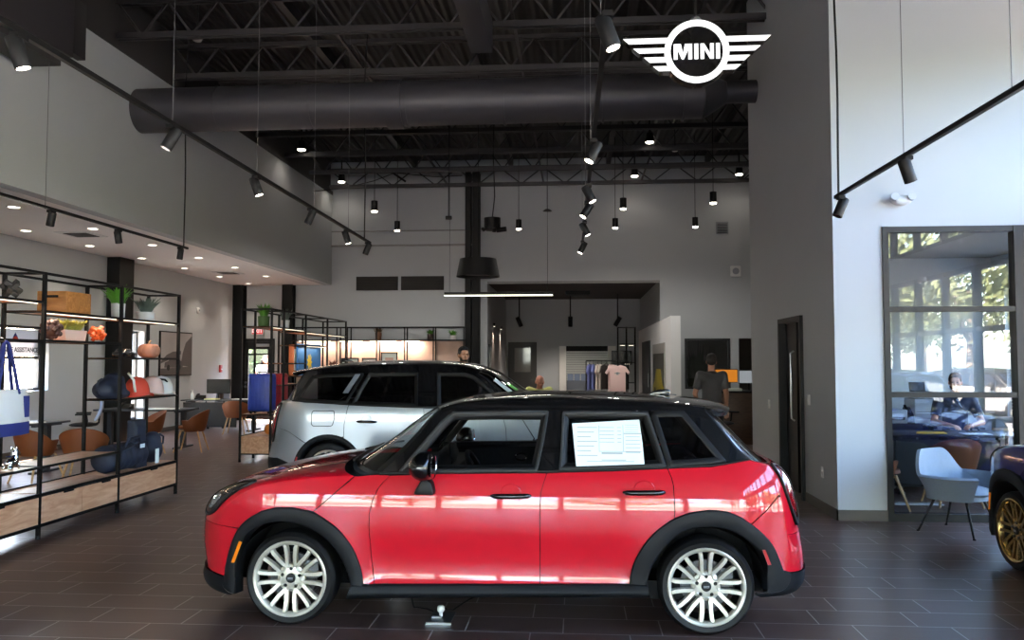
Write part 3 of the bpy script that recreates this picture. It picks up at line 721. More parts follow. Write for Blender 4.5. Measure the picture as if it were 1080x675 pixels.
SIL = dict(RED); SIL.update(side=sil_side, green=sil_green, paint=PAINT_SILVER, front=sil_front, rear=sil_rear, roof=sil_roof, glass_r=sil_tail, dark=True,
  bump_side=lambda F: F(3, 4.97)+[(-.46,.715)]+arcpts(0,.335,.434,120,180,8)[0:0]+[(-.432+.02,.55),(-.434,.36)],
  hood_side=lambda F: F(5, 10.98)+[(.20,.74)]+arcpts(0,.335,.437,62,118,8)+[(-.33,.64),(-.41,.56),(-.46,.72)],
  lip_side=lambda F: F(0, 2.97)+[(-.43,.355),(-.36,.355),(-.36,.17)],
  fender=lambda F: [(.215,.74),(.424,1.075),(.53,1.09),(.58,1.0),(.54,.85),(.53,.60),(.55,.36),(.434,.36)]+arcpts(0,.335,.437,4,58,8),
  fdoor=[(.585,1.08),(.585,1.0),(.545,.85),(.535,.6),(.555,.36),(1.5,.36),(1.50,.8),(1.53,1.085),(1.0,1.085)],
  rdoor=[(1.535,1.088),(1.505,.8),(1.505,.36),(2.262,.36)]+list(reversed(arcpts(2.69,.335,.437,116,176,9)))+[(2.498,.76),(2.495,.889),(2.46,1.07),(2.446,1.118),(2.0,1.10)],
  quarter=lambda Rb: [(2.451,1.119),(2.465,1.07),(2.50,.889),(2.503,.748)]+arcpts(2.69,.335,.437,112,50,8)+[(3.19,.80)]+list(reversed(Rb(0, 4)))+[(3.0,1.148),(2.7,1.135)],
  rbump_side=lambda Rb: [(2.98,.66),(3.195,.794)]+Rb(4.05, 7)+[(3.12,.40)]+arcpts(2.69,.335,.437,8,47,7),
  rlip_side=lambda Rb: [(3.122,.39)]+Rb(7, 9.9)+[(3.04,.2),(3.04,.38)],
  aFo=sFo, aFi=sFi, aRo=sRo, aRi=sRi, amber=[(-.39,.5),(-.37,.51),(-.40,.40),(-.42,.40)], redref=[(3.055,.5),(3.075,.5),(3.1,.40),(3.08,.40)],
  sill=([(.42,.36),(1.2,.36),(2.28,.36)], [(.40,.24),(1.2,.25),(2.3,.25)]),
  hf=(1.33,.92,.24), hr=(2.22,.925,.25), hl=(7.0,.25,1.3,.17), tl=(3.05,.23,1.75,.11), mirror=(.72,1.10),
  wf=[(.50,1.10),(.70,1.285),(.93,1.47),(1.05,1.51),(1.25,1.513),(1.40,1.513),(1.385,1.3),(1.37,1.10)], wr=[(1.605,1.108),(1.62,1.3),(1.632,1.513),(2.0,1.51),(2.245,1.505),(2.35,1.30),(2.42,1.128),(2.0,1.115)],
  wq=[(2.475,1.138),(2.38,1.33),(2.30,1.505),(2.70,1.495),(2.95,1.478),(3.06,1.31),(3.13,1.17),(2.8,1.15)], bpillar=[(1.36,1.09),(1.39,1.3),(1.395,1.52),(1.64,1.52),(1.62,1.3),(1.61,1.09)],
  pillar=lambda ro, ta: [crt(ro.B, ro.n*i/66) for i in range(67)]+[crt(ta.B, ta.n*i/20) for i in range(1, 21)]+[(3.13,1.165),(3.06,1.31),(2.95,1.48),(2.3,1.51),(1.5,1.517),(1.05,1.513),(.93,1.473),(.70,1.288),(.48,1.09)],
  belt_hi=[(.42,1.105),(1.0,1.108),(1.6,1.112),(2.2,1.128),(2.8,1.16),(3.16,1.182)], belt_lo=[(.42,1.08),(1.0,1.083),(1.6,1.087),(2.2,1.103),(2.8,1.135),(3.16,1.16)],
  spoil=lambda a: .20-.05*a*a-.04*a**6, fin=(2.72,1.66), W=.915, cabin=(.5,3.0), wb=2.69, well=.42, beltz=1.12, seat=(1.6,2.5), trimcard=[(.6,.3),(2.2,.3),(2.42,.8),(2.42,1.12),(.6,1.09)],
  under=lambda F, Rb: [(-.43,.38),(-.46,.55),(-.46,.72),(-.40,.88),(-.27,.95),(-.1,1.0),(.15,1.03),(.42,1.05),(1.5,1.06),(2.4,1.09),(3.1,1.13),(3.22,1.04),(3.27,.84),(3.28,.66),(3.3,.45),(3.06,.33)]+list(reversed(sRi))[3:]+[(.42,.26)]+list(reversed(sFi))[:-3],
  hubz=.335, Rt=.335, rim=.25)
silver_car, sil_caps = make_car(SIL, 'car', 'silver crossover with black roof and dark windows, behind the red hatchback')
silver_car.location = (-.2935, 10.815, 0); silver_car.rotation_euler = (0, 0, PI)
vn = VN()
q = [(2.62,1.05),(2.61,.97),(2.635,.88),(2.66,.865),(2.88,.865),(2.903,.89),(2.90,1.03),(2.88,1.055),(2.64,1.056)]
qq = resample(q+[q[0]], 60)[:-1]; strip(vn, qq, offset_poly(qq, .008), sil_side, [(0, .001), (.5, .002), (1, .001)], True); vn.mirror().build('fuel_flap_seam', DKG, silver_car)
vn = VN(); panel(vn, [(2.345,1.49),(2.41,1.488),(2.54,1.26),(2.47,1.26)], sil_green, .1, .004, .008); vn.mirror().build('pillar_accent', PAINT_SILVER, silver_car)
m = MB(); rc = sil_caps['roof']
def inside2(t, q): return rc.pt(t, q)+Vector((.012, 0, -.012))
for mi_, (t0, t1, q0, q1) in enumerate([(1.3, 2.6, 1.55, 1.72), (1.2, 1.9, 1.3, 1.45)]):
    m.add([inside2(t0, q0), inside2(t0, q1), inside2(t1, q1), inside2(t1, q0)], [(0, 1, 2, 3)], 1-mi_)
m.build('windscreen_sticker', [MATS['lime_sticker'], PAPER], silver_car)
# ---- dark blue car: the same body in another paint, a little larger, nose towards the office
def repaint(o, mp):
    for s_ in o.material_slots:
        if s_.material in mp: a = mp[s_.material]; s_.link = 'OBJECT'; s_.material = a
    for ch in [x for x in COL.objects if x.parent == o]: repaint(ch, mp)
blue_car = copy_of(red_car, 'dark blue car with bronze wheels, cut off by the right edge of the photo', (4.36, 6.98, 0), -PI/2)
blue_car.scale = (1.07, 1.07, 1.07)
def root_of(o):
    while o.parent: o = o.parent
    return o
for o in [x for x in COL.objects if x.name.startswith(('window_sticker', 'printed_lines', 'windscreen_sticker')) and root_of(x) == blue_car]: bpy.data.objects.remove(o)
repaint(blue_car, {PAINT_RED: PAINT_BLUE, ALLOY: ALLOYD})

# ------------------------------------------------------------------ room shell
XL, XR, YB, YF = -9.65, 6.3, 23.05, -8.0
PLASTER = mat('grey_wall_paint', '#b1b4b6', .75, noise=.03, nscale=1.5, bump=.04, bscale=25)
CEILW = mat('soffit_white_paint', '#f6f3ef', .8)
DECK = mat('black_ceiling_paint', '#1d1c1e', .7)
def deck_mat():
    m = mat('corrugated_deck', '#131214', .7); nt = m.node_tree; b = nt.nodes['Principled BSDF']
    tc = nt.nodes.new('ShaderNodeTexCoord'); w = nt.nodes.new('ShaderNodeTexWave'); w.inputs['Scale'].default_value = 2.2; w.bands_direction = 'X'
    bp = nt.nodes.new('ShaderNodeBump'); bp.inputs['Strength'].default_value = .45; bp.inputs['Distance'].default_value = .05
    nt.links.new(tc.outputs['Object'], w.inputs['Vector']); nt.links.new(w.outputs['Fac'], bp.inputs['Height']); nt.links.new(bp.outputs[0], b.inputs['Normal']); return m
def tile_mat():
    m = mat('porcelain_plank_tile', '#3a3532', .36); nt = m.node_tree; N = nt.nodes; L = nt.links; b = N['Principled BSDF']
    tc = N.new('ShaderNodeTexCoord'); mp = N.new('ShaderNodeMapping'); mp.inputs['Location'].default_value = (.088, -.06, 0)
    br = N.new('ShaderNodeTexBrick'); br.offset = .33; br.offset_frequency = 2; br.inputs['Scale'].default_value = 1
    br.inputs['Brick Width'].default_value = .6; br.inputs['Row Height'].default_value = .3; br.inputs['Mortar Size'].default_value = .0036; br.inputs['Mortar Smooth'].default_value = .1
    br.inputs['Color1'].default_value = lin('#48342e'); br.inputs['Color2'].default_value = lin('#553f38'); br.inputs['Mortar'].default_value = lin('#aaa6a2')
    L.new(tc.outputs['Object'], mp.inputs[0]); L.new(mp.outputs[0], br.inputs['Vector'])
    mp2 = N.new('ShaderNodeMapping'); mp2.inputs['Scale'].default_value = (2.2, 26, 1); n = N.new('ShaderNodeTexNoise'); n.inputs['Scale'].default_value = 1.6; n.inputs['Detail'].default_value = 6
    L.new(tc.outputs['Object'], mp2.inputs[0]); L.new(mp2.outputs[0], n.inputs['Vector'])
    mx = N.new('ShaderNodeMix'); mx.data_type = 'RGBA'; mx.blend_type = 'MULTIPLY'; mx.inputs[0].default_value = .16
    cr = N.new('ShaderNodeValToRGB'); cr.color_ramp.elements[0].color = (.55, .55, .55, 1); cr.color_ramp.elements[1].color = (1.25, 1.25, 1.25, 1)
    L.new(n.outputs['Fac'], cr.inputs[0]); L.new(br.outputs['Color'], mx.inputs[6]); L.new(cr.outputs[0], mx.inputs[7]); L.new(mx.outputs[2], b.inputs['Base Color'])
    mr = N.new('ShaderNodeMapRange'); mr.inputs[3].default_value = .26; mr.inputs[4].default_value = .34; L.new(n.outputs['Fac'], mr.inputs[0]); L.new(mr.outputs[0], b.inputs['Roughness'])
    bp = N.new('ShaderNodeBump'); bp.inputs['Strength'].default_value = .15; bp.inputs['Distance'].default_value = .01
    ad = N.new('ShaderNodeMath'); ad.operation = 'SUBTRACT'; ad.inputs[0].default_value = 1; L.new(br.outputs['Fac'], ad.inputs[1]); L.new(ad.outputs[0], bp.inputs['Height']); L.new(bp.outputs[0], b.inputs['Normal'])
    return m
TILE = tile_mat()
m = MB(); m.box(XL-.3, XR+.3, YF-.3, YB+.2, -.2, 0); struct('floor', m, TILE, 'dark brown porcelain plank tiles over the showroom floor', 'floor')
m = MB(); m.box(-2.8, 2.6, YB+.2, 31.2, -.2, 0); struct('floor', m, TILE, 'dark tiled floor of the service room behind the back wall', 'floor')
m = MB(); m.box(-7.1, XR+.3, YF-.3, YB+.3, 7.3, 7.45); struct('ceiling', m, deck_mat(), 'black corrugated roof deck high over the showroom', 'ceiling')
m = MB(); m.box(XL-.3, -7.1, YF-.3, YB+.2, 3.8, 3.95); struct('ceiling', m, CEILW, 'low white soffit ceiling over the seating area', 'ceiling')
m = MB(); m.box(-7.1, -6.9, YF-.3, YB+.3, 3.8, 6.36); struct('wall_upper_left', m, PLASTER, 'grey upper wall above the low soffit', 'wall')
m = MB(); m.box(-7.1, -6.95, YF-.3, YB+.3, 6.36, 7.45); m.box(-6.97, -6.88, YF, YB, 6.36, 6.46); struct('trim_1', m, DECK, 'black steel ledge along the top of the upper left wall', 'trim')
# left wall with deep windows
LW = [(13.25, 14.62, 1.12, 2.28), (17.0, 18.0, .35, 2.32)]
m = MB(); yp = YF-.3
for y0, y1, z0, z1 in LW:
    m.box(XL-.3, XL, yp, y0, 0, 3.95); m.box(XL-.3, XL, y0, y1, 0, z0); m.box(XL-.3, XL, y0, y1, z1, 3.95); yp = y1
m.box(XL-.3, XL, yp, YB+.3, 0, 3.95); struct('wall_left', m, PLASTER, 'grey left wall of the seating area with deep windows', 'wall')
PANE = glass('window_glass', '#eeeff0', 1.0)
FR = mat('dark_bronze_frame', '#2a2b2d', .4, .3)
wn = [0]
def window(label, pts, frame_mb, pane_mb):
    wn[0] += 1
    o = thing('window_%d' % wn[0], label, 'window'); o['kind'] = 'structure'
    frame_mb.build('window_frame', FR, o); pane_mb.build('window_pane', PANE, o); return o
for i, (y0, y1, z0, z1) in enumerate(LW):
    a = MB(); x = XL-.2; t = .05
    a.box(x-.04, x+.04, y0, y0+t, z0, z1); a.box(x-.04, x+.04, y1-t, y1, z0, z1); a.box(x-.04, x+.04, y0+t, y1-t, z0, z0+t); a.box(x-.04, x+.04, y0+t, y1-t, z1-t, z1)
    a.box(x-.03, x+.03, y0+t, y1-t, 1.69, 1.74)
    p = MB(); p.pane(x-.006, x+.006, y0+t, y1-t, z0+t, z1-t)
    w_ = window(['left window with a white roadside poster in it', 'narrow left window behind the shelf of caps'][i], None, a, p)
    w3 = w_
    if i == 0: poster_win = w_
# back wall with the exit door, the wide opening and the office openings
m = MB()
def wall_x(m, y0, y1, xs, holes, ztop):
    xs0, xs1 = xs; c = xs0
    for hx0, hx1, hz0, hz1 in sorted(holes):
        m.box(c, hx0, y0, y1, 0, ztop)
        if hz0 > 0: m.box(hx0, hx1, y0, y1, 0, hz0)
        m.box(hx0, hx1, y0, y1, hz1, ztop); c = hx1
    m.box(c, xs1, y0, y1, 0, ztop)
wall_x(m, YB, YB+.2, (XL-.3, XR+.3), [(-9.5, -8.52, 0, 2.29), (-2.47, 2.29, 0, 3.81), (2.94, 4.16, .9, 2.27), (4.39, 5.3, 0, 2.27)], 7.3)
struct('wall_back', m, PLASTER, 'grey back wall with a wide opening to the service room', 'wall')
m = MB(); m.box(-2.47, 2.29, YB-.012, YB, 3.81, 3.87); m.box(-6.9, -2.9, YB-.05, YB, 4.88, 4.93); m.box(-6.9, -3.1, YB-.05, YB, 5.3, 5.33)
struct('trim_2', m, mat('wall_trim_grey', '#7c7a79', .5), 'thin grey conduit lines across the back wall', 'trim')
# service room
m = MB(); wall_x(m, 31.0, 31.2, (-2.8, 2.6), [(-.38, 1.33, 0, 2.21)], 4.2); struct('wall_service_back', m, PLASTER, 'far grey wall of the service room', 'wall')
m = MB(); m.box(-2.85, -2.62, YB+.2, 31.2, 0, 4.2); struct('wall_service_left', m, PLASTER, 'left wall of the service room', 'wall')
m = MB(); m.box(2.36, 2.6, YB+.2, 31.2, 0, 4.2); struct('wall_service_right', m, PLASTER, 'right wall of the service room', 'wall')
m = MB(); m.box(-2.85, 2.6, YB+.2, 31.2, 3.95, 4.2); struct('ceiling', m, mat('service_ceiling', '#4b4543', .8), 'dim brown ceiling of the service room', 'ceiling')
m = MB(); m.box(2.13, 2.35, 19.1, 28.9, 0, 2.68); struct('wall_partition', m, mat('partition_white', '#efeeec', .7), 'white freestanding partition wall running back into the service room', 'wall')
# right block: doorway, front wall with glazing, office
m = MB()
m.box(2.7, 2.9, 8.98, 10.22, 0, 7.3); m.box(2.7, 2.9, 11.28, 13.16, 0, 7.3); m.box(2.7, 2.9, 10.22, 11.28, 2.2, 7.3); m.box(2.9, XR, 12.96, 13.16, 0, 7.3)
struct('wall_right', m, PLASTER, 'tall grey wall with a dark doorway beside the red car', 'wall')
m = MB(); m.box(2.9, 3.2, 8.98, 9.13, 0, 7.3); m.box(3.2, XR, 8.98, 9.13, 3.06, 7.3); m.box(6.3, 6.4, 8.98, 9.13, 0, 3.06)
struct('wall_right_front', m, PLASTER, 'daylit pale wall around the glazed office', 'wall')
m = MB(); m.box(6.2, 6.4, 9.13, 10.0, 0, 7.3); m.box(6.2, 6.4, 12.6, 12.96, 0, 7.3); m.box(6.2, 6.4, 10.0, 12.6, 0, .85); m.box(6.2, 6.4, 10.0, 12.6, 2.7, 7.3)
m.box(2.9, 4.2, 10.0, 10.12, 0, 0.01); struct('wall_office_right', m, PLASTER, 'side wall of the glazed office with a window', 'wall')
m = MB(); m.box(2.9, 6.4, 9.13, 12.96, 3.2, 3.4); struct('ceiling', m, mat('office_ceiling', '#8a8784', .8), 'grey ceiling of the glazed office', 'ceiling')
m = MB(); m.box(2.9, 3.0, 10.1, 11.4, 0, 2.25); struct('wall_doorway_shade', m, mat('painted_doorway_shade', '#2a2826', .8), 'dark panel standing for the shade inside the side doorway', 'wall')  # dark colour stands in for the shade beyond the open doorway
a = MB(); p = MB()
for y0 in (10.0, 11.3):
    a.box(6.26, 6.34, y0, y0+.05, .85, 2.7); a.box(6.26, 6.34, y0+1.25, y0+1.3, .85, 2.7); a.box(6.26, 6.34, y0+.05, y0+1.25, .85, .9); a.box(6.26, 6.34, y0+.05, y0+1.25, 2.65, 2.7)
    p.pane(6.295, 6.305, y0+.05, y0+1.25, .9, 2.65)
window('daylight window in the side wall of the office', None, a, p)
# glazed office front
a = MB(); z = [0, .09, 1.3, 2.19, 3.06]
for x0, w in ((3.2, .06), (4.52, .10), (6.3, .1)): a.box(x0, x0+w, 8.96, 9.08, 0, 3.06)
for zz, h in ((0, .08), (1.275, .055), (2.165, .055), (3.0, .06)): a.box(3.26, 6.3, 8.97, 9.07, zz, zz+h)
p = MB()
for x0, x1 in ((3.26, 4.52), (4.62, 6.3)):
    for z0, z1 in ((.08, 1.275), (1.33, 2.165), (2.22, 3.0)): p.pane(x0, x1, 9.015, 9.027, z0, z1)
PANE2 = glass('office_glass', '#d9dedf', 1.6, 1.55)
wn[0] += 1; o = thing('window_%d' % wn[0], 'tall glazed office front with dark frames beside the light blue chair', 'window'); o['kind'] = 'structure'
a.build('window_frame', mat('office_frame', '#141412', .5, spec=.3), o); p.build('window_pane', PANE2, o)
# skirtings
BASE = mat('tile_skirting', '#4c4641', .45, noise=.1)
m = MB(); m.box(2.685, 2.7, 8.965, 10.16, 0, .11); m.box(2.685, 2.7, 11.34, 13.16, 0, .11); struct('baseboard_right', m, BASE, 'brown tile skirting along the doorway wall', 'skirting')
m = MB(); m.box(2.685, 3.2, 8.965, 8.98, 0, .11); struct('baseboard_front', m, BASE, 'brown tile skirting below the pale wall corner', 'skirting')
m = MB(); m.box(XL, XL+.015, YF, YB, 0, .1); struct('baseboard_left', m, BASE, 'brown tile skirting of the left wall', 'skirting')
# door frame in the right wall
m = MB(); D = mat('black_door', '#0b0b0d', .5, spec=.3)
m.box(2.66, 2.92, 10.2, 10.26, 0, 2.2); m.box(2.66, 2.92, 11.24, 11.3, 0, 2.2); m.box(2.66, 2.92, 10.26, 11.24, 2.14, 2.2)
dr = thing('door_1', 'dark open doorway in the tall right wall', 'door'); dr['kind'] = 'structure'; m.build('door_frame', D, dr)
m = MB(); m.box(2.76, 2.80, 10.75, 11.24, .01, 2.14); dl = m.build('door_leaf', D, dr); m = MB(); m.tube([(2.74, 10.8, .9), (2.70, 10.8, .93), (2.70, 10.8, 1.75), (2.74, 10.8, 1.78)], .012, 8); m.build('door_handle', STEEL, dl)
# exit door at back left
dr = thing('door_2', 'dark glazed exit door in the far left corner', 'door'); dr['kind'] = 'structure'
m = MB(); m.box(-9.5, -9.42, YB-.04, YB+.1, 0, 2.29); m.box(-8.60, -8.52, YB-.04, YB+.1, 0, 2.29); m.box(-9.42, -8.6, YB-.04, YB+.1, 2.2, 2.29); m.build('door_frame', D, dr)
m = MB(); m.box(-9.42, -9.28, YB, YB+.05, .01, 2.2); m.box(-8.72, -8.6, YB, YB+.05, .01, 2.2); m.box(-9.28, -8.72, YB, YB+.05, 1.99, 2.2); m.box(-9.28, -8.72, YB, YB+.05, .01, .25); m.box(-9.28, -8.72, YB-.03, YB, 1.82, 1.87); dl = m.build('door_leaf', D, dr)
m = MB(); m.pane(-9.28, -8.72, YB+.02, YB+.03, .25, 1.99); m.build('door_pane', PANE, dl)
m = MB(); m.box(-9.02, -8.66, YB-.1, YB-.03, 2.06, 2.14); m.build('door_closer', STEEL, dr)
m = MB()
for zz in (1.05, .93): m.cyl((-9.35, YB, zz), (-9.35, YB-.05, zz), .03, n=14)
m.build('door_lock', STEEL, dl)
# service room door and shutter
dr = thing('door_3', 'grey service door with a small glass pane', 'door'); dr['kind'] = 'structure'
SD = mat('dark_service_door', '#34322f', .5)
m = MB(); m.box(-2.53, -2.43, 30.94, 31.0, 0, 2.36); m.box(-1.57, -1.47, 30.94, 31.0, 0, 2.36); m.box(-2.43, -1.57, 30.94, 31.0, 2.26, 2.36); m.build('door_frame', SD, dr)
m = MB(); m.box(-2.43, -2.3, 30.96, 31.0, .01, 2.26); m.box(-1.7, -1.57, 30.96, 31.0, .01, 2.26); m.box(-2.3, -1.7, 30.96, 31.0, 2.15, 2.26); m.box(-2.3, -1.7, 30.96, 31.0, .01, 1.25); dl = m.build('door_leaf', SD, dr)
m = MB(); m.box(-2.3, -1.7, 30.985, 30.995, 1.25, 2.15); m.build('door_pane', mat('dim_door_glass', '#6f6b66', .08, 0, .5), dl)
dr = thing('door_4', 'steel roller shutter in the far wall of the service room', 'shutter'); dr['kind'] = 'structure'
m = MB()
for k in range(26): m.box(-.38, 1.15, 30.97+.012*(k % 2), 31.05, .085*k, .085*k+.075)
m.box(-.38, 1.15, 31.06, 31.12, 0, 2.21, 1); m.build('shutter_slats', [mat('shutter_steel', '#aaa9a6', .4, .3), BLK], dr)  # black backing added to block daylight between the slats
m = MB(); m.box(-.63, -.38, 30.9, 31.1, 0, 2.21); m.build('shutter_jamb', mat('white_jamb', '#e8e6e0', .5), dr); m = MB(); m.box(1.15, 1.45, 30.9, 31.1, 0, 2.21); m.build('shutter_jamb', MATS['white_jamb'], dr)
m = MB(); m.box(-.38, 1.15, 30.9, 31.0, 2.02, 2.21); m.build('shutter_box', DKG, dr)
# windows of the back right office openings
a = MB()
for b in ((2.94, 3.0, .9, 2.27), (4.1, 4.16, .9, 2.27), (3.0, 4.1, .9, .95), (3.0, 4.1, 2.21, 2.27)): a.box(b[0], b[1], YB-.02, YB+.1, b[2], b[3])
p = MB(); p.pane(3.0, 4.1, YB+.05, YB+.06, .95, 2.21); window('dark framed interior window behind the standing man', None, a, p)
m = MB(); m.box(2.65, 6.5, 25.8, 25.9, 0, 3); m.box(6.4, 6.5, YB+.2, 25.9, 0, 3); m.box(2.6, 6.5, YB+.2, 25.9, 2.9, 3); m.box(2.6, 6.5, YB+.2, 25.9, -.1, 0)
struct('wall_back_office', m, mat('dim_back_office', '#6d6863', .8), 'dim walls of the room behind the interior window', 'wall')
# columns
m = MB()
for b in ((XL, XL+.28, 16.45, 17.0),): m.box(b[0], b[1], b[2], b[3], 0, 3.8)
struct('column', m, DKG, 'black steel column on the left wall between the windows', 'column')
for x0, x1, zt, lb in ((XL, -9.35, 3.8, 'black steel column in the far left corner'), (-8.23, -7.93, 3.8, 'black steel column right of the exit door'), (-3.06, -2.9, 6.9, 'tall black steel column beside the wide opening, left flange'), (-2.86, -2.66, 6.9, 'tall black steel column beside the wide opening, right flange')):
    m = MB(); m.box(x0, x1, YB-.28, YB-.24, 0, zt); m.box(x0, x1, YB-.05, YB-.01, 0, zt); m.box((x0+x1)/2-.02, (x0+x1)/2+.02, YB-.24, YB-.05, 0, zt); struct('column', m, DKG, lb, 'column')
# roof steel
def joist(y, zb=6.5, zt=7.1, x0=-6.9, x1=XR, dens=.75):
    m = MB()
    for s_ in (-.045, .045): m.box(x0, x1, y+s_-.02, y+s_+.02, zb, zb+.09); m.box(x0, x1, y+s_-.02, y+s_+.02, zt-.07, zt)
    n = int((x1-x0)/dens)
    for i in range(n):
        a, b = x0+(x1-x0)*i/n, x0+(x1-x0)*(i+1)/n
        m.bar((a, y, zt-.04), ((a+b)/2, y, zb+.05), .03); m.bar(((a+b)/2, y, zb+.05), (b, y, zt-.04), .03)
    return m
jy = [-6.1, -4.3, -2.5, -.7, 1.1, 2.9, 4.7, 6.5, 8.3, 10.1, 11.9, 13.7, 15.5, 17.4, 19.2, 21.0]
JM = mat('black_steelwork', '#1c1b1e', .55)
for y in jy:
    o = joist(y).build('ceiling_joist', JM); tag(o, 'black open-web roof joist crossing the showroom ceiling', 'joist', 'roof joists', 'structure')
o = joist(22.8, 6.5, 7.05, dens=1.1).build('ceiling_girder', JM); tag(o, 'black truss girder along the top of the back wall', 'girder', None, 'structure')
for x in (-4.5, -1.8, .9, 3.6, 6.3):
    m = MB(); m.bar((x, YF, 7.2), (x, YB, 7.2), .12, .2); m.bar((x+.9, YF, 6.62), (x+.9, YB, 6.62), .04); o = m.build('ceiling_beam', JM); tag(o, 'black bridging beam between the roof joists', 'beam', 'bridging beams', 'structure')
# ducts
DM = mat('painted_duct', '#323238', .5, .3, noise=.06, nscale=3)
m = MB(); m.cyl((-6.95, 12.6, 5.62), (1.9, 12.6, 5.66), .345, n=40)
m.tube([(1.9, 12.6, 5.66), (2.25, 12.6, 5.7)], [.345, .17], 40); m.cyl((2.25, 12.6, 5.7), (2.8, 12.6, 5.7), .17, n=30)
for x in (-5.6, -4.1, -2.9, -2.6, -1.1, .4, 1.6): m.cyl((x, 12.6, 5.63), (x+.03, 12.6, 5.63), .352, n=40)
for x in (-2.9,): m.cyl((x, 12.6, 5.63), (x+.25, 12.6, 5.63), .375, n=40)
o = m.build('air_duct', DM); tag(o, 'large round grey ventilation duct crossing below the black ceiling', 'duct')
m = MB(); m.box(-1.45, -1.15, 4.0, 11.4, 5.95, 6.4); o = m.build('air_duct', DM, bevel=.01); tag(o, 'square grey duct end hanging from the ceiling left of the winged sign', 'duct')
h = MB(); [h.cyl((-1.3+dx, y, 6.4), (-1.3+dx, y, 7.2), .012, n=6) for y in (4.6, 7.5, 10.8) for dx in (-.12, .12)]; h.build('hanger', JM, o)
ac = thing('air_handler', 'dark boxy air handling unit hung at the top of the left wall', 'air conditioner', (-6.9, 9.4, 5.3))
m = MB(); m.box(.02, .62, -2.6, .45, .15, 1.6); m.build('cabinet', mat('dark_unit', '#26252a', .5, .3), ac, bevel=.02)
m = MB(); m.box(.0, .12, -2.7, 1.5, .52, 1.3); m.build('mounting_plate', JM, ac); m = MB(); m.box(.62, .64, -.7, -.2, 1.2, 1.3); m.build('rating_plate', GRY, ac); m = MB(); m.box(.1, .55, -2.5, .3, .0, .15); m.build('drain_pan', JM, ac)
# wall fittings
VENT = mat('dark_louvre', '#141211', .6, spec=.2)
for x0, x1, lb in ((-6.18, -4.99, 'dark louvred vent on the back wall, left of the pair'), (-4.90, -3.69, 'dark louvred vent on the back wall, right of the pair')):
    m = MB(); m.box(x0, x1, YB-.03, YB, 3.64, 4.03); 
    t = m.build('wall_vent', VENT); tag(t, lb, 'vent'); s_ = MB()
    for k in range(9): s_.box(x0+.03, x1-.03, YB-.045, YB-.028, 3.67+k*.04, 3.685+k*.04)
    s_.build('louvre', VENT, t)
t = MB().box(3.82, 4.15, YB-.04, YB, 5.12, 5.46).build('wall_vent', GRY, bevel=.008); tag(t, 'small square grille high on the back wall near the tall right wall', 'vent')
s_ = MB(); [s_.box(3.85, 4.12, YB-.048, YB-.04, 5.15+k*.04, 5.165+k*.04) for k in range(7)]; s_.build('louvre', DKG, t)
t = MB().box(4.19, 4.46, YB-.09, YB, 3.95, 4.24).build('wall_speaker', WHT, bevel=.02); tag(t, 'pale square speaker box on the back wall at the right', 'speaker')
s_ = MB(); s_.cyl((4.325, YB-.095, 4.095), (4.325, YB-.088, 4.095), .09, n=20); s_.build('speaker_grille', GRY, t)
t = thing('emergency_light', 'white twin-head emergency light on the pale wall above the office glass', 'emergency light', (3.39, 8.98, 3.33))
m = MB(); m.ball((0, -.05, 0), (.11, .05, .055), 20, 12); m.build('housing', WHT, t)
for sx in (-.085, .085):
    m = MB(); m.tube([(sx, -.07, .02), (sx, -.12, .03)], [.035, .042], 16); m.build('lamp_head', mat('clear_lens', '#c8cacc', .1), t)
def plate(x, y, z, lb, cat, nm):
    t = MB().box(x-.012, x, y-.04, y+.04, z-.06, z+.06).build(nm, WHT, bevel=.003); tag(t, lb, cat)
    MB().box(x-.02, x-.01, y-.014, y+.014, z-.03, z+.03).build('rocker' if 'switch' in nm else 'socket_face', WHT, t)
plate(2.7, 9.98, 1.2, 'white light switch right of the dark doorway', 'light switch', 'light_switch'); plate(2.7, 9.49, .43, 'white wall socket low on the wall beside the doorway', 'socket', 'wall_socket'); plate(2.7, 12.0, 1.05, 'white wall plate left of the dark doorway', 'wall plate', 'wall_socket')
# soffit downlights (three rows as staggered pairs) and soffit vents
DL = [(-7.8, y) for y in (10.96, 12.86, 14.76, 16.66, 18.5, 20.43)]+[(-9.02, y) for y in (12.98, 14.79, 16.65, 18.55, 20.45, 22.31)]+[(-7.8, y) for y in (5.2, 7.1, 9.05)]+[(-9.02, y) for y in (7.3, 9.2, 11.1)]
proto = None
for i, (x, y) in enumerate(DL):
    if proto is None:
        proto = thing('recessed_downlight', 'round recessed downlight in the white soffit ceiling', 'downlight', (x, y, 3.8), 0, 'soffit downlights')
        m = MB(); m.lathe([(.075, -.001), (.1, -.001), (.1, -.012), (.095, -.016), (.078, -.012)], n=28, closed=True); m.build('trim_ring', WHT, proto)
        m = MB(); m.lathe([(0, -.004), (.077, -.004)], n=28); m.build('diffuser', lamp_mat('downlight_glow', '#fff2de', 12), proto)
        o = proto
    else: o = copy_of(proto, proto['label'], (x, y, 3.8))
    spot_light(o, (0, 0, -.03), (0, 0, 0), 30, 106, (1, .86, .72), .07, .8)
for x, y, lb in ((-8.35, 13.44, 'near dark ceiling grille in the soffit'), (-8.43, 19.61, 'far dark ceiling grille in the soffit')):
    t = thing('ceiling_vent', lb, 'vent', (x, y, 3.8)); m = MB(); m.box(-.3, .3, -.3, .3, -.012, -.001); m.build('frame', WHT, t)
    m = MB(); m.box(-.2, .2, -.2, .2, -.02, -.012); m.build('grille', DKG, t)
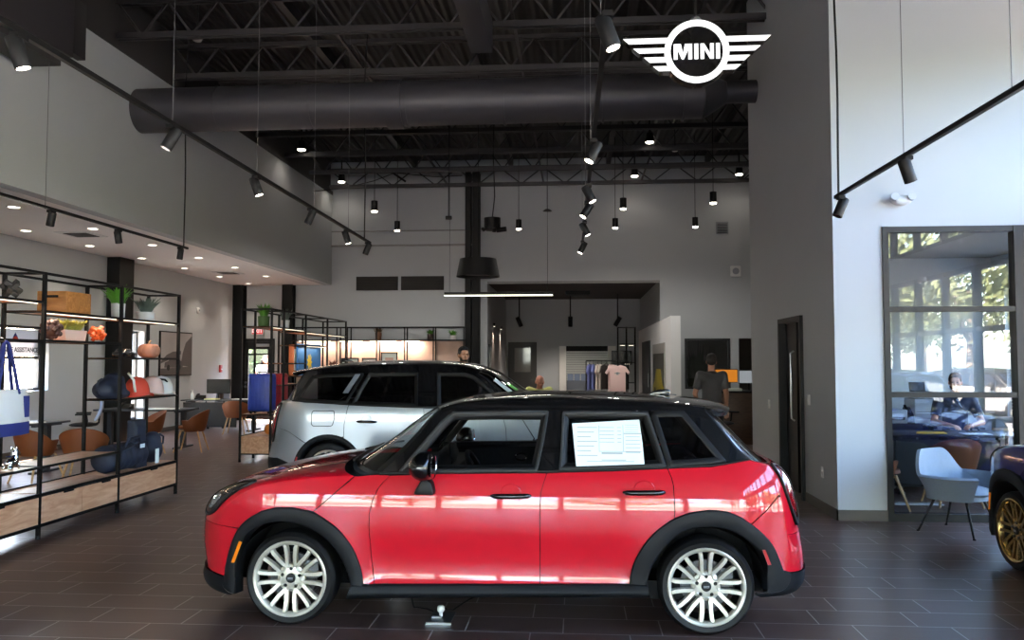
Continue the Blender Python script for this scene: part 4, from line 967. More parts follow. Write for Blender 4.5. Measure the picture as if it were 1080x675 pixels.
# ------------------------------------------------------------------ glazed fronts behind and beside the camera
def bay(p0, p1, label, clere):
    """one glazed bay between two floor points, with an upper light where the wall has one"""
    a = Vector((p0[0], p0[1], 0)); b = Vector((p1[0], p1[1], 0)); f = MB(); p = MB(); d = (b-a).normalized()*.04
    zt = 5.2 if clere else 3.15
    f.bar(a, a+Vector((0, 0, zt)), .08, .12); f.bar(b, b+Vector((0, 0, zt)), .08, .12)
    for z in (.05, 2.15, 3.12)+((3.68, 5.17) if clere else ()): f.bar(a+d+Vector((0, 0, z)), b-d+Vector((0, 0, z)), .1, .08)
    for z0, z1 in ((.09, 2.11), (2.19, 3.08))+(((3.72, 5.13),) if clere else ()): p.add([a+d+Vector((0, 0, z0)), b-d+Vector((0, 0, z0)), b-d+Vector((0, 0, z1)), a+d+Vector((0, 0, z1))], [(0, 1, 2, 3)])
    o = window(label, None, f, p); o['group'] = 'storefront glazing'; return o
n = 15; ys = [YF+(8.9-YF)*i/n for i in range(n+1)]
for i in range(n): bay((XR, ys[i]), (XR, ys[i+1]), 'tall storefront bay of the side glazing', True)
n = 12; xs = [XL+(XR-XL)*i/n for i in range(n+1)]
for i in range(n): bay((xs[i], YF), (xs[i+1], YF), 'tall storefront bay of the front glazing', False)
m = MB(); m.box(XR-.08, XR+.08, YF, 8.98, 3.16, 3.64); m.box(XR-.08, XR+.08, YF, 8.98, 5.2, 7.3); m.box(XR-.1, XR+.1, 13.16, YB+.2, 0, 7.3); struct('wall_side_band', m, PLASTER, 'grey band between the side windows', 'wall')
m = MB(); m.box(XL, XR, YF-.08, YF+.08, 3.16, 7.3); struct('wall_front_band', m, PLASTER, 'grey wall above the front windows', 'wall')
# ------------------------------------------------------------------ lighting hardware
GL = SPOTGLOW
def spot_head(lb, loc, aim, L=.19, r=.048, power=0, group='track spotlights', hang=.06):
    t = thing('track_spotlight', lb, 'spotlight', loc, 0, group)
    d = Vector(aim).normalized(); c = Vector((0, 0, -hang-.05)); a = c-d*L*.5; b = c+d*L*.5
    m = MB(); m.tube([a, a+d*.006, b-d*.004, b], [r*.9, r, r, r*.96], 20); h = m.build('lamp_head', mat('spot_grey', '#101113', .55, spec=.25), t)
    m = MB(); m.cyl(b+d*.001, b+d*.003, r*.8, n=20); m.build('lens', GL if power else mat('unlit_lens', '#26262a', .2), h)
    m = MB(); m.box(-.03, .03, -.05, .05, -.03, 0); m.cyl((0, 0, -.03), tuple(c), .012, n=8); m.build('mount', BLK, t)
    if power:
        q = d.to_track_quat('-Z', 'Y').to_euler(); spot_light(t, tuple(b+d*.02), q, power, 50, (1, .92, .82), .04)
    return t
def track(name, lb, x0, y0, x1, y1, z, top, wires, cable=None):
    t = thing(name, lb, 'lighting track', (x0, y0, z))
    m = MB(); m.bar((0, 0, .018), (x1-x0, y1-y0, .018), .035, .035); m.build('rail', BLK, t)
    for w in wires:
        m = MB(); p = Vector((x1-x0, y1-y0, 0))*w; m.cyl((p.x, p.y, .03), (p.x, p.y, top-z), .0035, n=5); m.build('suspension_wire', mat('wire_steel', '#6a6a6c', .4, .8), t)
    if cable:
        p = Vector((x1-x0, y1-y0, 0))*cable; pts = [(p.x+.03*sin(k*.9)*(k/8), p.y, .03+(top-z-.03)*k/8) for k in range(9)]
        m = MB(); m.tube(pts, .011, 6); m.build('power_cable', BLK, t)
    return t
track('lighting_track', 'long black lighting track hanging over the left side of the showroom', -3.3, 3.6, -3.42, 13.6, 3.6, 7.1, (.3, .49, .69, .86), .96)
for y, d, lb in ((4.65, (.25, .2, -1), 'nearest track spotlight at the left edge of the photo, lit'), (6.59, (-.45, -.25, -1), 'second track spotlight on the left track, in front of the round duct'), (8.48, (.35, .1, -1), 'third track spotlight on the left track'), (10.35, (-.4, -.1, -1), 'fourth track spotlight on the left track'), (12.1, (.3, .1, -1), 'fifth track spotlight on the left track'), (13.4, (-.35, -.1, -1), 'last track spotlight on the left track')):
    spot_head(lb, (-3.3-.012*(y-3.6), y, 3.6), d, power=0 if lb.startswith(('second', 'fourth', 'last')) else 8, group='spotlights on the left track')
track('lighting_track', 'black lighting track seen end-on beside the winged sign', .19, 3.4, .1, 14.2, 3.6, 7.1, (.2, .45, .7, .95))
for y, d, lb in ((4.62, (.35, -.05, -1), 'nearest spotlight on the middle track at the top of the photo'), (7.3, (-.5, -.2, -1), 'second spotlight on the middle track'), (9.15, (.5, -.1, -1), 'third spotlight on the middle track'), (10.15, (-.6, -.2, -1), 'fourth spotlight on the middle track'), (11.6, (.5, 0, -1), 'fifth spotlight on the middle track'), (13.5, (-.5, -.1, -1), 'last spotlight on the middle track')):
    spot_head(lb, (.19-.0083*(y-3.4), y, 3.6), d, power=8, group='spotlights on the middle track')
track('lighting_track', 'black lighting track sloping away before the pale right wall', 2.66, 2.5, 2.56, 8.4, 3.25, 7.1, (.45, .72), .985)
for y, d, lb in ((6.69, (.35, .1, -1), 'right spotlight on the track before the pale wall'), (8.25, (-.45, -.1, -1), 'last spotlight at the end of the track before the pale wall')):
    spot_head(lb, (2.66-.017*(y-2.5), y, 3.25), d, power=0, group='spotlights on the right track')
track('lighting_track', 'low black lighting track along the soffit edge', -6.42, 4.0, -6.42, 13.3, 3.5, 7.1, (.3, .6), .985)
for y, d, lb in ((9.7, (-.25, .1, -1), 'left spotlight of the low soffit track'), (11.2, (.12, .1, -1), 'middle spotlight of the low soffit track'), (13.05, (-.12, 0, -1), 'right spotlight of the low soffit track')):
    spot_head(lb, (-6.42, y, 3.5), d, L=.17, power=0, group='spotlights on the soffit track')
for x, y, lb in ((-4.36, 20, 'leftmost cylinder pendant of the farther row'), (-1.38, 20, 'cylinder pendant right of the tall black column'), (.94, 20, 'lower cylinder pendant beside the middle track'), (2.83, 20, 'rightmost cylinder pendant of the farther row'), (-4.29, 17.4, 'left cylinder pendant of the nearer row'), (.99, 17.5, 'cylinder pendant of the nearer row beside the middle track'), (2.77, 17.0, 'right cylinder pendant of the nearer row')):
    t = thing('pendant_light', lb, 'pendant', (x, y, 4.95), 0, 'black cylinder pendants')
    m = MB(); m.tube([(0, 0, -.1), (0, 0, .12), (0, 0, .13)], [.07, .07, .03], 20); m.build('shade', BLK, t)
    m = MB(); m.cyl((0, 0, -.125), (0, 0, -.1), .055, .066, n=20); m.build('diffuser', GL, t)
    m = MB(); m.cyl((0, 0, .13), (0, 0, 2.1), .008, n=6); m.build('cord', BLK, t)
    spot_light(t, (0, 0, -.15), (0, 0, 0), 110, 165, (1, .97, .92), .05)
for x, y, lb in ((-6.4, 18.88, 'small downlight below the black ceiling beside the upper left wall'), (-6.45, 22.4, 'small far downlight below the ceiling at the upper left wall'), (1.67, 18.84, 'small downlight below the black ceiling under the winged sign'), (1.57, 22.3, 'small downlight hung at the truss girder'), (4.32, 22.3, 'small downlight near the top of the tall right wall')):
    t = thing('ceiling_downlight', lb, 'downlight', (x, y, 6.6), 0, 'ceiling downlights'); m = MB(); m.tube([(0, 0, 0), (0, 0, .2)], [.1, .08], 20); m.cyl((0, 0, .2), (0, 0, .6), .02, n=8); m.build('can', BLK, t)
    m = MB(); m.cyl((0, 0, -.02), (0, 0, .0), .08, .095, n=20); m.build('diffuser', GL, t); spot_light(t, (0, 0, -.04), (0, 0, 0), 12, 140, (1, .9, .78), .05)
for x, y, lb in ((-5.76, 12.12, 'pale round detector on the ceiling above the duct'), (2.31, 19.49, 'pale round detector on the ceiling below the winged sign')):
    t = thing('smoke_detector', lb, 'detector', (x, y, 6.6)); m = MB(); m.tube([(0, 0, -.06), (0, 0, 0), (0, 0, .04)], [.06, .09, .09], 20); m.build('housing', WHT, t); m = MB(); m.cyl((0, 0, .04), (0, 0, .7), .012, n=6); m.build('stem', BLK, t)
# drum lamp, linear lamp, projector
t = thing('drum_pendant', 'black drum-shaped pendant lamp in front of the tall column', 'pendant', (-1.8, 15.2, 3.36))
m = MB(); m.lathe([(.40, -.16), (.335, .17), (.02, .17), (.02, .165), (.328, .163), (.392, -.155)], n=48, closed=True); m.build('lamp_shade', mat('black_shade', '#0c0c0d', .6, spec=.2), t)
m = MB(); m.lathe([(0, -.1), (.37, -.1)], n=40); m.build('diffuser', mat('dark_diffuser', '#57534e', .6), t); m = MB(); m.cyl((0, 0, .17), (0, 0, 3.6), .008, n=6); m.build('cord', BLK, t)
t = thing('linear_pendant', 'thin horizontal light bar hanging before the wide opening', 'pendant', (-1.5, 16, 2.93))
m = MB(); m.box(-1.05, 1.05, -.04, .04, 0, .055); m.build('housing', BLK, t); m = MB(); m.box(-1.05, 1.05, -.03, .03, -.02, 0); m.build('diffuser', lamp_mat('bar_glow', '#f6f6da', 3.2), t)
for x in (-.95, .95): m = MB(); m.cyl((x, 0, .05), (x, 0, 4.2), .004, n=5); m.build('suspension_wire', BLK, t)
area_light(t, (0, 0, -.03), (0, 0, 0), 25, 2.0, .05)
t = thing('projector', 'black ceiling projector on a cable beside the tall column', 'projector', (-1.72, 17.0, 4.35))
m = MB(); m.cyl((0, 0, 0), (0, 0, .25), .17, n=28); m.build('body', BLK, t); m = MB(); m.cyl((.1, -.1, -.02), (.3, -.12, .0), .05, n=14); m.cyl((.05, -.14, -.06), (.06, -.17, .02), .04, n=14); m.cyl((-.15, -.1, -.03), (-.2, -.1, .03), .03, n=12); m.build('lens_head', BLK, t)
m = MB(); m.tube([(0, 0, .25), (.05, 0, .7), (.02, 0, 1.5), (.04, 0, 2.7)], .012, 6); m.build('cord', BLK, t)
t = thing('hanging_sensor', 'small black sensor hanging on a rod left of the tall column', 'sensor', (-2.55, 16.5, 4.55)); m = MB(); m.cyl((0, 0, 0), (0, 0, 2.6), .012, n=6); m.build('rod', BLK, t); m = MB(); m.tube([(-.06, 0, -.02), (.06, 0, -.02)], .04, 10); m.build('sensor_head', BLK, t)
t = thing('hanging_sensor', 'small flat black sensor on a rod below the truss girder', 'sensor', (-.62, 18, 4.95)); m = MB(); m.cyl((0, 0, 0), (0, 0, 1.7), .01, n=6); m.build('rod', BLK, t); m = MB(); m.tube([(0, 0, -.04), (0, 0, 0)], [.1, .05], 14); m.build('sensor_head', BLK, t)
t = thing('hanging_cable', 'thin black cable drooping below the ceiling at the back left', 'cable', (-5.2, 21, 6.5)); m = MB(); m.tube([(-1.6, 0, -.45), (-.8, 0, -.38), (0, 0, -.2), (.55, 0, 0), (1.6, 0, -.12), (2.3, 0, -.1)], .012, 6); m.build('cable', BLK, t)
m = MB(); m.bar((.5, 0, 0), (.85, -.1, -.25), .05); m.build('clamp', BLK, t)
# ------------------------------------------------------------------ winged sign
SIGNW = lamp_mat('sign_glow', '#ffffff', 1.6)
t = thing('winged_sign', 'white illuminated winged ring sign with four bold letters hanging below the ceiling', 'sign', (1.305, 9.0, 4.985))
bk = MB(); bk.lathe([(0, -.03), (.355, -.03), (.36, -.02), (.36, .10), (0, .10)], n=72, axis='y')
wings = [(-.785, .155, .10), (-.675, .045, -.005), (-.562, -.055, -.11), (-.465, -.155, -.205)]
for xt, zt, zb in wings:
    for s_ in (-1, 1):
        rin = lambda z: math.sqrt(max(.01, .335**2-z*z))
        P = [(s_*xt*-1, zt), (s_*(-xt-.055-.0), zb), (s_*rin(zb), zb), (s_*rin(zt), zt)]
        P = [(s_*(-xt), zt), (s_*(-xt-.06), zb), (s_*rin(zb), zb), (s_*rin(zt), zt)]
        MB().prism(P, -.045, -.03).build('wing_bar', SIGNW, t)
        Q = [(s_*(-xt+.015), zt+.012), (s_*(-xt-.068), zb-.012), (s_*rin(zb)*.95, zb-.012), (s_*rin(zt)*.95, zt+.012)]; bk.prism(Q, -.03, .08)
bk.build('sign_backing', PAINT_BLACK, t)
m = MB(); m.lathe([(.28, -.03), (.28, -.046), (.345, -.046), (.345, -.03)], n=72, axis='y', closed=True); m.build('ring', SIGNW, t)
L = MB(); lw = .036; hh = .083
def bar2(x0, x1): L.prism([(x0, -hh), (x1, -hh), (x1, hh), (x0, hh)], -.044, -.03)
bar2(-.245, -.205); bar2(-.09, -.05); L.prism([(-.205, hh), (-.205, hh-.06), (-.158, -hh), (-.137, -hh), (-.09, hh-.06), (-.09, hh), (-.125, hh), (-.1475, -.02), (-.17, hh)], -.044, -.03)
bar2(-.025, .015); bar2(.04, .078); bar2(.142, .18); L.prism([(.078, hh), (.078, hh-.055), (.142, -hh), (.142, -hh+.055)], -.0435, -.03); bar2(.205, .245)
L.build('lettering', SIGNW, t)
m = MB(); m.cyl((0, .05, .35), (0, .05, 2.1), .015, n=8); m.build('hanger', BLK, t); m = MB(); m.tube([(0, .03, .36), (0, .03, .40)], [.07, .04], 16); m.build('hanger_cup', GRY, t)
# ------------------------------------------------------------------ shelf units
def frame_unit(name, lb, loc, ys, d, h, levels, cabs, group=None, xs=(-1, 0), tq=.032, toprails=True, skipbars=()):
    """open steel frame running along +y, front at x=0, back at x=-d"""
    t = thing(name, lb, 'shelf unit', loc, 0, group)
    for y in ys:
        for x in (-tq/2, -d+tq/2):
            m = MB(); m.box(x-tq/2, x+tq/2, y-tq/2, y+tq/2, .03, h); p = m.build('post', BLK, t)
            m = MB(); m.cyl((x, y, 0), (x, y, .03), .022, n=12); m.build('foot', BLK, p)
    m = MB()
    for x in (-tq/2, -d+tq/2): m.box(x-.011, x+.011, ys[0], ys[-1], h-.024, h)
    for y in ys: m.box(-d+tq, -tq, y-.011, y+.011, h-.024, h)
    m.build('top_rail', BLK, t)
    for k, z in levels:                      # bay index, height, wooden?, led?
        y0, y1 = ys[k]+tq/2, ys[k+1]-tq/2
        m = MB()
        for x in (-.012, -d+.012): m.box(x-.011, x+.011, y0, y1, z-.022, z)
        for y in (y0+.01, y1-.01): m.box(-d+.02, -.02, y-.01, y+.01, z-.022, z)
        m.box(-d+.02, -.02, y0, y1, z-.014, z-.002, 1); m.build('shelf_board', [BLK, OAK], t)
        if z > 1.9:
            m = MB(); m.box(-.045, -.033, y0+.05, y1-.05, z-.029, z-.022); m.build('led_strip', LED, t)
            area_light(t, (-.12, (y0+y1)/2, z-.04), (0, 0, 0), 5, .05, y1-y0-.1, (1, .75, .55))
    for k, parts in cabs:
        y0, y1 = ys[k]+tq/2, ys[k+1]-tq/2
        m = MB(); m.box(-d+.01, -.012, y0, y1, .12, .14, 0); m.box(-d+.02, -.03, y0, y0+.015, .14, .40, 1); m.box(-d+.02, -.03, y1-.015, y1, .14, .40, 1); m.box(-d+.01, -d+.02, y0, y1, .12, .43, 0); m.box(-d+.01, -.002, y0, y1, .40, .418, 1)
        m.box(-.025, 0, y0, y1, .385, .418, 0); m.box(-.025, 0, y0, y1, .105, .135, 0); m.build('cabinet', [BLK, OAK], t)
        n = parts
        for i in range(n):
            a, b = y0+(y1-y0)*i/n+.002, y0+(y1-y0)*(i+1)/n-.002
            m = MB(); m.box(-.03, -.006, a, b, .136, .384); dd = m.build('drawer_front', OAK, t)
            m = MB(); m.box(-.008, .006, (a+b)/2+.02, (a+b)/2+.17, .37, .388); m.build('finger_pull', BLK, dd)
    return t
XS = -4.98
frame_unit('display_shelf', 'long black frame shelf with pale oak cabinets along the left edge', (XS, 0, 0), [6.15, 7.48, 8.82, 10.15], .43, 2.49, [(0, 2.215), (0, 1.85), (1, 2.13), (1, 1.855), (2, 2.13), (2, 1.69), (2, 1.235), (0, .67), (1, .67)], [(0, 1), (1, 2), (2, 1)])
XS2 = -4.98
frame_unit('display_shelf', 'black frame shelf with suitcases and a blue picture behind the silver car', (XS2, 0, 0), [13.37, 13.95, 15.1, 16.45, 17.8], .54, 2.52, [(0, 2.23), (0, .78), (1, 2.23), (1, .78), (1, 1.25), (2, 1.95), (2, 1.38), (2, 2.2), (3, 1.38), (3, 2.2), (1, 1.62)], [(0, 1), (1, 1), (2, 1), (3, 1)])
t = thing('wall_shelf', 'low black frame shelf with warm lit panel along the back wall', 'shelf unit', (-7.91, YB, 0))
m = MB()
for x in (.016, 1.3, 1.6, 2.42, 3.2, 4.0, 4.84): m.box(x-.014, x+.014, -.42, -.39, 0, 2.6); m.box(x-.014, x+.014, -.05, -.02, 0, 2.6)
m.build('post', BLK, t)
m = MB()
for z in (2.6, 2.24): m.box(0, 4.86, -.42, -.395, z-.025, z); m.box(0, 4.86, -.04, -.02, z-.025, z)
m.box(0, 4.86, -.40, -.02, 2.215, 2.235); m.box(0, 4.86, -.40, -.02, 1.38, 1.40); m.box(0, 4.86, -.40, -.02, .6, .62); m.build('shelf_board', BLK, t)
m = MB(); m.box(.02, 4.84, -.018, -.002, .3, 2.21); m.build('back_panel', mat('painted_warm_glow', '#c9aa9a', .6), t)  # pinkish light of the strips is put into the panel colour
for x0, x1 in ((1.35, 2.0), (2.2, 2.95), (3.1, 3.6), (.2, 1.1)):
    m = MB(); m.box(x0, x1, -.32, -.28, 2.19, 2.215); m.build('led_strip', LED, t); area_light(t, ((x0+x1)/2, -.2, 2.18), (R(25), 0, 0), 14, x1-x0, .06, (1, .78, .62))
def translucent(name, col):
    m = mat(name, col, .7); nt = m.node_tree; tr = nt.nodes.new('ShaderNodeBsdfTranslucent'); tr.inputs[0].default_value = lin(col); mx = nt.nodes.new('ShaderNodeMixShader'); mx.inputs[0].default_value = .12
    nt.links.new(nt.nodes['Principled BSDF'].outputs[0], mx.inputs[1]); nt.links.new(tr.outputs[0], mx.inputs[2]); nt.links.new(mx.outputs[0], nt.nodes['Material Output'].inputs[0]); return m
# ------------------------------------------------------------------ merchandise
def leaf_tuft(m, c, n, h, spread, w=.02, mi=0, up=.6, seed=1):
    rnd = random.Random(seed)
    for i in range(n):
        a = rnd.uniform(0, 2*PI); r0 = rnd.uniform(0, spread*.35); l = h*rnd.uniform(.6, 1.1); s_ = rnd.uniform(.2, 1)*spread
        p = [Vector((c[0]+cos(a)*r0, c[1]+sin(a)*r0, c[2]))]; p.append(p[0]+Vector((cos(a)*s_*.4, sin(a)*s_*.4, l*.6))); p.append(p[0]+Vector((cos(a)*s_, sin(a)*s_, l*up+l*.3*rnd.random())))
        sd = Vector((-sin(a), cos(a), rnd.uniform(-.3, .3)))*w
        m.add([p[0]-sd*.4, p[0]+sd*.4, p[1]+sd, p[1]-sd, p[2]], [(0, 1, 2, 3), (3, 2, 4)], mi, True)
GREEN = mat('bright_green_leaves', '#4d8a26', .55, noise=.35, nscale=14); GREY_G = mat('grey_green_leaves', '#4f5a52', .6, noise=.25, nscale=20)
def potted(name, lb, loc, pr, ph, pcol, n, h, spread, w, lm, up=.6, seed=1, soil=True, sq=False):
    t = thing(name, lb, 'plant', loc); m = MB()
    if sq: m.prism([(-pr*.85, 0), (pr*.85, 0), (pr, ph), (-pr, ph)], -.075, .075, 'yz')
    else: m.lathe([(0, 0), (pr*.82, 0), (pr*.9, .01), (pr, ph), (pr*.93, ph), (pr*.86, ph*.8), (0, ph*.8)], n=28)
    m.build('pot', pcol, t); m = MB()
    if sq:
        for k in range(3): leaf_tuft(m, (0, (k-1)*pr*.6, ph*.9), n//3, h, spread, w, 0, up, seed+k)
    else: leaf_tuft(m, (0, 0, ph*.8), n, h, spread, w, 0, up, seed)
    m.build('foliage', lm, t); return t
POTW = mat('white_ceramic', '#cfcac6', .4); POTP = mat('pale_pink_planter', '#d9b7a6', .5)
potted('potted_plant', 'bright green plant in a white pot on the top shelf left', (-5.15, 9.02, 2.13), .075, .17, POTW, 90, .24, .17, .022, GREEN, .7, 3)
potted('potted_succulent', 'grey-green succulent in a white pot on the top shelf right', (-5.18, 9.68, 2.13), .11, .11, POTW, 70, .2, .16, .018, GREY_G, .8, 5)
potted('flower_planter', 'yellow-green flowering plant in a long pale pink planter', (-5.15, 8.12, 1.855), .19, .11, POTP, 330, .13, .12, .011, mat('yellow_blossom', '#8d8a3c', .6, noise=.6, nscale=60), .7, 9, sq=True)
potted('potted_plant', 'green trailing plant at the top of the shelf beside the exit door', (-5.2, 13.55, 2.23), .1, .17, mat('woven_green_pot', '#3d5a2a', .6), 150, .26, .15, .012, GREEN, .7, 11)
potted('potted_plant', 'small grey-green plant in a white pot on the far shelf', (-5.1, 14.3, 2.23), .075, .14, POTW, 60, .22, .12, .018, GREY_G, .8, 13)
t = thing('wooden_crate', 'brown wooden crate with a hand slot on the top shelf', 'crate', (-5.18, 8.08, 2.13))
m = MB(); W1 = wood('crate_wood', '#8f5a28', '#b0763c', .5, (1, 6, 6), 4)
for b in ((-.15, .15, -.215, -.2, 0, .215), (-.15, .15, .2, .215, 0, .215), (-.15, -.135, -.2, .2, 0, .215), (.135, .15, -.2, .2, 0, .215), (-.15, .15, -.2, .2, 0, .012)): m.box(*b)
m.build('crate_box', W1, t, bevel=.003); m = MB(); m.box(-.07, .07, -.218, -.2145, .15, .175); m.build('hand_slot', SEAL, t); m = MB(); m.box(-.145, .145, -.205, .205, .2, .215); m.build('crate_lid', W1, t)
def burr(name, lb, loc, s, colr, rz):
    t = MB(); rr = random.Random(4)
    for ax in ((1, 0, 0), (0, 1, 0), (0, 0, 1)):
        for o in (-1, 1):
            d = Vector(ax); p = Vector((ax[1], ax[2], ax[0]))*(s*.28*o); q = Vector((ax[2], ax[0], ax[1]))
            t.bar(p-d*s, p+d*s, s*.5, s*.5)
    M = Euler((.6, .55, rz)).to_matrix().to_4x4(); t.v = [tuple(M @ Vector(v)) for v in t.v]; zmin = min(v[2] for v in t.v); t.v = [(x, y, z-zmin) for x, y, z in t.v]
    o = t.build(name, colr, None, loc, bevel=s*.05); return tag(o, lb, 'ornament')
burr('wooden_puzzle', 'orange interlocking wooden puzzle beside the flower planter', (-5.15, 8.62, 1.855), .085, mat('orange_wood', '#b0481c', .5), .5)
t = MB(); rr = random.Random(2); t.ball((0, 0, .11), .085, 16, 10)
for i in range(46):
    d = Vector((rr.gauss(0, 1), rr.gauss(0, 1), rr.gauss(0, 1))).normalized(); t.ball(tuple(Vector((0, 0, .11))+d*.085), .026, 8, 6)
o = t.build('knotted_ball', mat('dark_brown_wood', '#3a201a', .5), None, (-5.1, 7.76, 1.855)); tag(o, 'dark brown knobbly wooden ball beside the shelf post', 'ornament')
burr('wooden_puzzle', 'black and tan wooden puzzle at the left end of the top shelf', (-5.1, 7.16, 2.215), .085, mat('dark_puzzle', '#33302e', .5), 1.0)
burr('wooden_puzzle', 'pale tan wooden puzzle half out of the photo on the top shelf', (-5.12, 6.9, 2.215), .075, mat('tan_puzzle', '#a58867', .5), .3)
t = thing('pumpkin_vase', 'round ribbed terracotta pumpkin ornament on the shelf right end', 'ornament', (-5.15, 9.72, 1.69)); m = MB()
for k in range(9):
    a = 2*PI*k/9; m.ball((.06*cos(a), .06*sin(a), .085), (.07, .07, .085), 12, 8)
m.build('pumpkin_body', mat('terracotta', '#8a5f4c', .65), t); m = MB(); m.tube([(0, 0, .15), (.005, 0, .19), (.02, 0, .21)], [.018, .012, .01], 8); m.build('stem', mat('tan_puzzle'), t)
t = thing('model_car', 'small dark model car on the shelf beside the post', 'model car', (-5.1, 9.08, 1.69)); m = MB()
m.prism([(-.15, .02), (.15, .02), (.155, .05), (.12, .062), (.07, .07), (.03, .1), (-.06, .1), (-.10, .068), (-.15, .06)], -.06, .06, 'yz'); m.build('model_body', mat('dark_model_paint', '#20262a', .25, 0, 1), t, bevel=.008)
for y in (-.09, .09):
    for x in (-.055, .055): m = MB(); m.cyl((x-.012, y, .024), (x+.012, y, .024), .024, n=14); m.build('model_wheel', TYRE, t)
NAVY = mat('navy_fabric', '#141b2e', .7, noise=.2, nscale=20, bump=.1, bscale=90); RED_F = mat('orange_red_fabric', '#c23a22', .7, noise=.1); PINKF = mat('pale_pink_fabric', '#d9b3a6', .75); WHF = mat('white_fabric', '#e2dad2', .75)
def blob(m, pts, mi=0):
    for c, r in pts: m.ball(c, r, 18, 12, mi)
def fused(name, pieces, mt, parent=None, loc=None, voxel=.012, rot=None, smooth=6):
    """one continuous skin over overlapping pieces"""
    m = MB(); pieces(m); me = bpy.data.meshes.new(name); me.from_pydata(m.v, [], m.f); me.update()
    bm = bmesh.new(); bm.from_mesh(me); bmesh.ops.recalc_face_normals(bm, faces=bm.faces); bm.to_mesh(me); bm.free()
    o = bpy.data.objects.new(name, me); COL.objects.link(o)
    r = o.modifiers.new('r', 'REMESH'); r.mode = 'VOXEL'; r.voxel_size = voxel; r.use_smooth_shade = True
    if smooth: s_ = o.modifiers.new('s', 'SMOOTH'); s_.iterations = smooth; s_.factor = .5
    bpy.context.view_layer.update()
    m2 = bpy.data.meshes.new_from_object(o.evaluated_get(bpy.context.evaluated_depsgraph_get()))
    bpy.data.objects.remove(o); bpy.data.meshes.remove(me); m2.name = name
    for p in m2.polygons: p.use_smooth = True
    m2.materials.clear(); m2.materials.append(mt); return link(name, m2, parent, loc, rot)
t = thing('navy_backpack', 'navy soft bag with loop handle on the middle shelf left', 'bag', (-5.18, 8.98, 1.235))
fused('bag_body', lambda m: blob(m, [((0, -.02, .12), (.13, .23, .12)), ((0, .04, .19), (.11, .14, .10)), ((0, -.16, .10), (.12, .12, .10)), ((0, .02, .05), (.15, .27, .07))]), NAVY, t, None, .015)
m = MB(); m.tube([(0, -.2, .22), (.02, -.3, .2), (.02, -.32, .1), (0, -.22, .04)], .012, 8); m.build('handle', NAVY, t); m = MB(); m.tube([(.1, .16, .28), (.12, .24, .2), (.12, .28, .06)], .014, 8); m.build('strap', WHF, t)
t = thing('red_cap', 'orange red baseball cap on the middle shelf behind the post', 'cap', (-5.12, 9.42, 1.235))
def capmesh(t, mt, tilt):
    m = MB(); M = Matrix.Rotation(tilt, 4, 'X') @ Matrix.Scale(1.22, 4)
    m.surf(lambda u, v: Vector((.11*cos(2*PI*u)*cos(v*PI/2)**.7 if v < 1 else 0, .13*sin(2*PI*u)*cos(v*PI/2)**.7 if v < 1 else 0, .02+.17*sin(v*PI/2))), 28, 10, M=M); m.build('crown', mt, t)
    m = MB(); m.surf(lambda u, v: Vector((.1*(2*u-1), .08+.13*v*math.sqrt(max(0, 1-(2*u-1)**2*.9)), .03-.03*(2*u-1)**2-.02*v)), 12, 5, 0, .004, M=M); m.build('peak', mt, t)
    m = MB(); m.ball((0, 0, .19), (.012, .012, .006), 10, 6, M=M); m.build('button', mt, t)
capmesh(t, RED_F, .15)
t = thing('white_cap', 'pale pink and white cap with black edge on the middle shelf', 'cap', (-5.12, 9.75, 1.235)); capmesh(t, PINKF, -.1)
t = thing('white_cap', 'white cap lying at the right of the middle shelf', 'cap', (-5.12, 9.99, 1.235)); capmesh(t, WHF, .1)
m = MB(); m.tube([(.06, -.2, .2), (.09, -.1, .19), (.1, .05, .1)], .012, 8); m.build('black_edging', SEAL, t)
t = thing('duffel_bag', 'large navy duffel bag on the lowest shelf', 'bag', (-5.16, 9.18, .418))
fused('bag_body', lambda m: blob(m, [((0, y, .155), (.16, .14, .155)) for y in (-.32, -.2, -.08, .04, .16, .28)]), NAVY, t, None, .02)
m = MB(); m.tube([(.12, -.15, .28), (.15, -.1, .36), (.15, .1, .37), (.12, .17, .28)], .016, 8); m.tube([(.15, -.35, .08), (.17, -.3, .24), (.15, .1, .3)], .012, 6); m.build('handle', NAVY, t)
m = MB(); m.cbox((.17, .14, .26), (.004, .1, .045)); m.build('paper_tag', PAPER, t)
t = thing('navy_pouch', 'navy upright pouch leaning on the duffel bag with a white tag', 'bag', (-5.12, 9.42, .70)); fused('bag_body', lambda m: (m.box(-.05, .05, -.13, .13, .0, .27), m.box(-.065, .065, -.1, .1, .02, .2)), NAVY, t, None, .012)
m = MB(); m.box(-.06, .07, -.12, .12, -.28, .02); m.build('stand', NAVY, t)
t = thing('drawstring_bag', 'navy round bag with paper tag at the right of the duffel', 'bag', (-5.17, 9.86, .418)); fused('bag_body', lambda m: blob(m, [((0, 0, .16), (.13, .15, .16)), ((0, .02, .28), (.1, .12, .1))]), NAVY, t, None, .015)
m = MB(); m.tube([(.05, .1, .34), (.05, .2, .3), (.05, .19, .22), (.05, .12, .2)], .012, 8); m.build('handle', NAVY, t); m = MB(); m.cbox((.15, -.14, .1), (.004, .08, .17)); m.build('paper_tag', PAPER, t)
t = thing('tote_bag', 'white canvas tote bag with navy base hanging at the left edge', 'bag', (-4.965, 6.93, 1.0))
CANV = mat('white_canvas', '#d6cfc9', .8, bump=.1, bscale=200); NAVYB = mat('royal_navy_canvas', '#1b2466', .75)
def tote(u, v, z0, z1): return Vector((.012+.03*sin(PI*u)*sin(PI*min(1, v*1.0)), -.26+.52*u-(.05*(1-v)-.025)*(1-2*u)*2, z0+(z1-z0)*v))
m = MB()
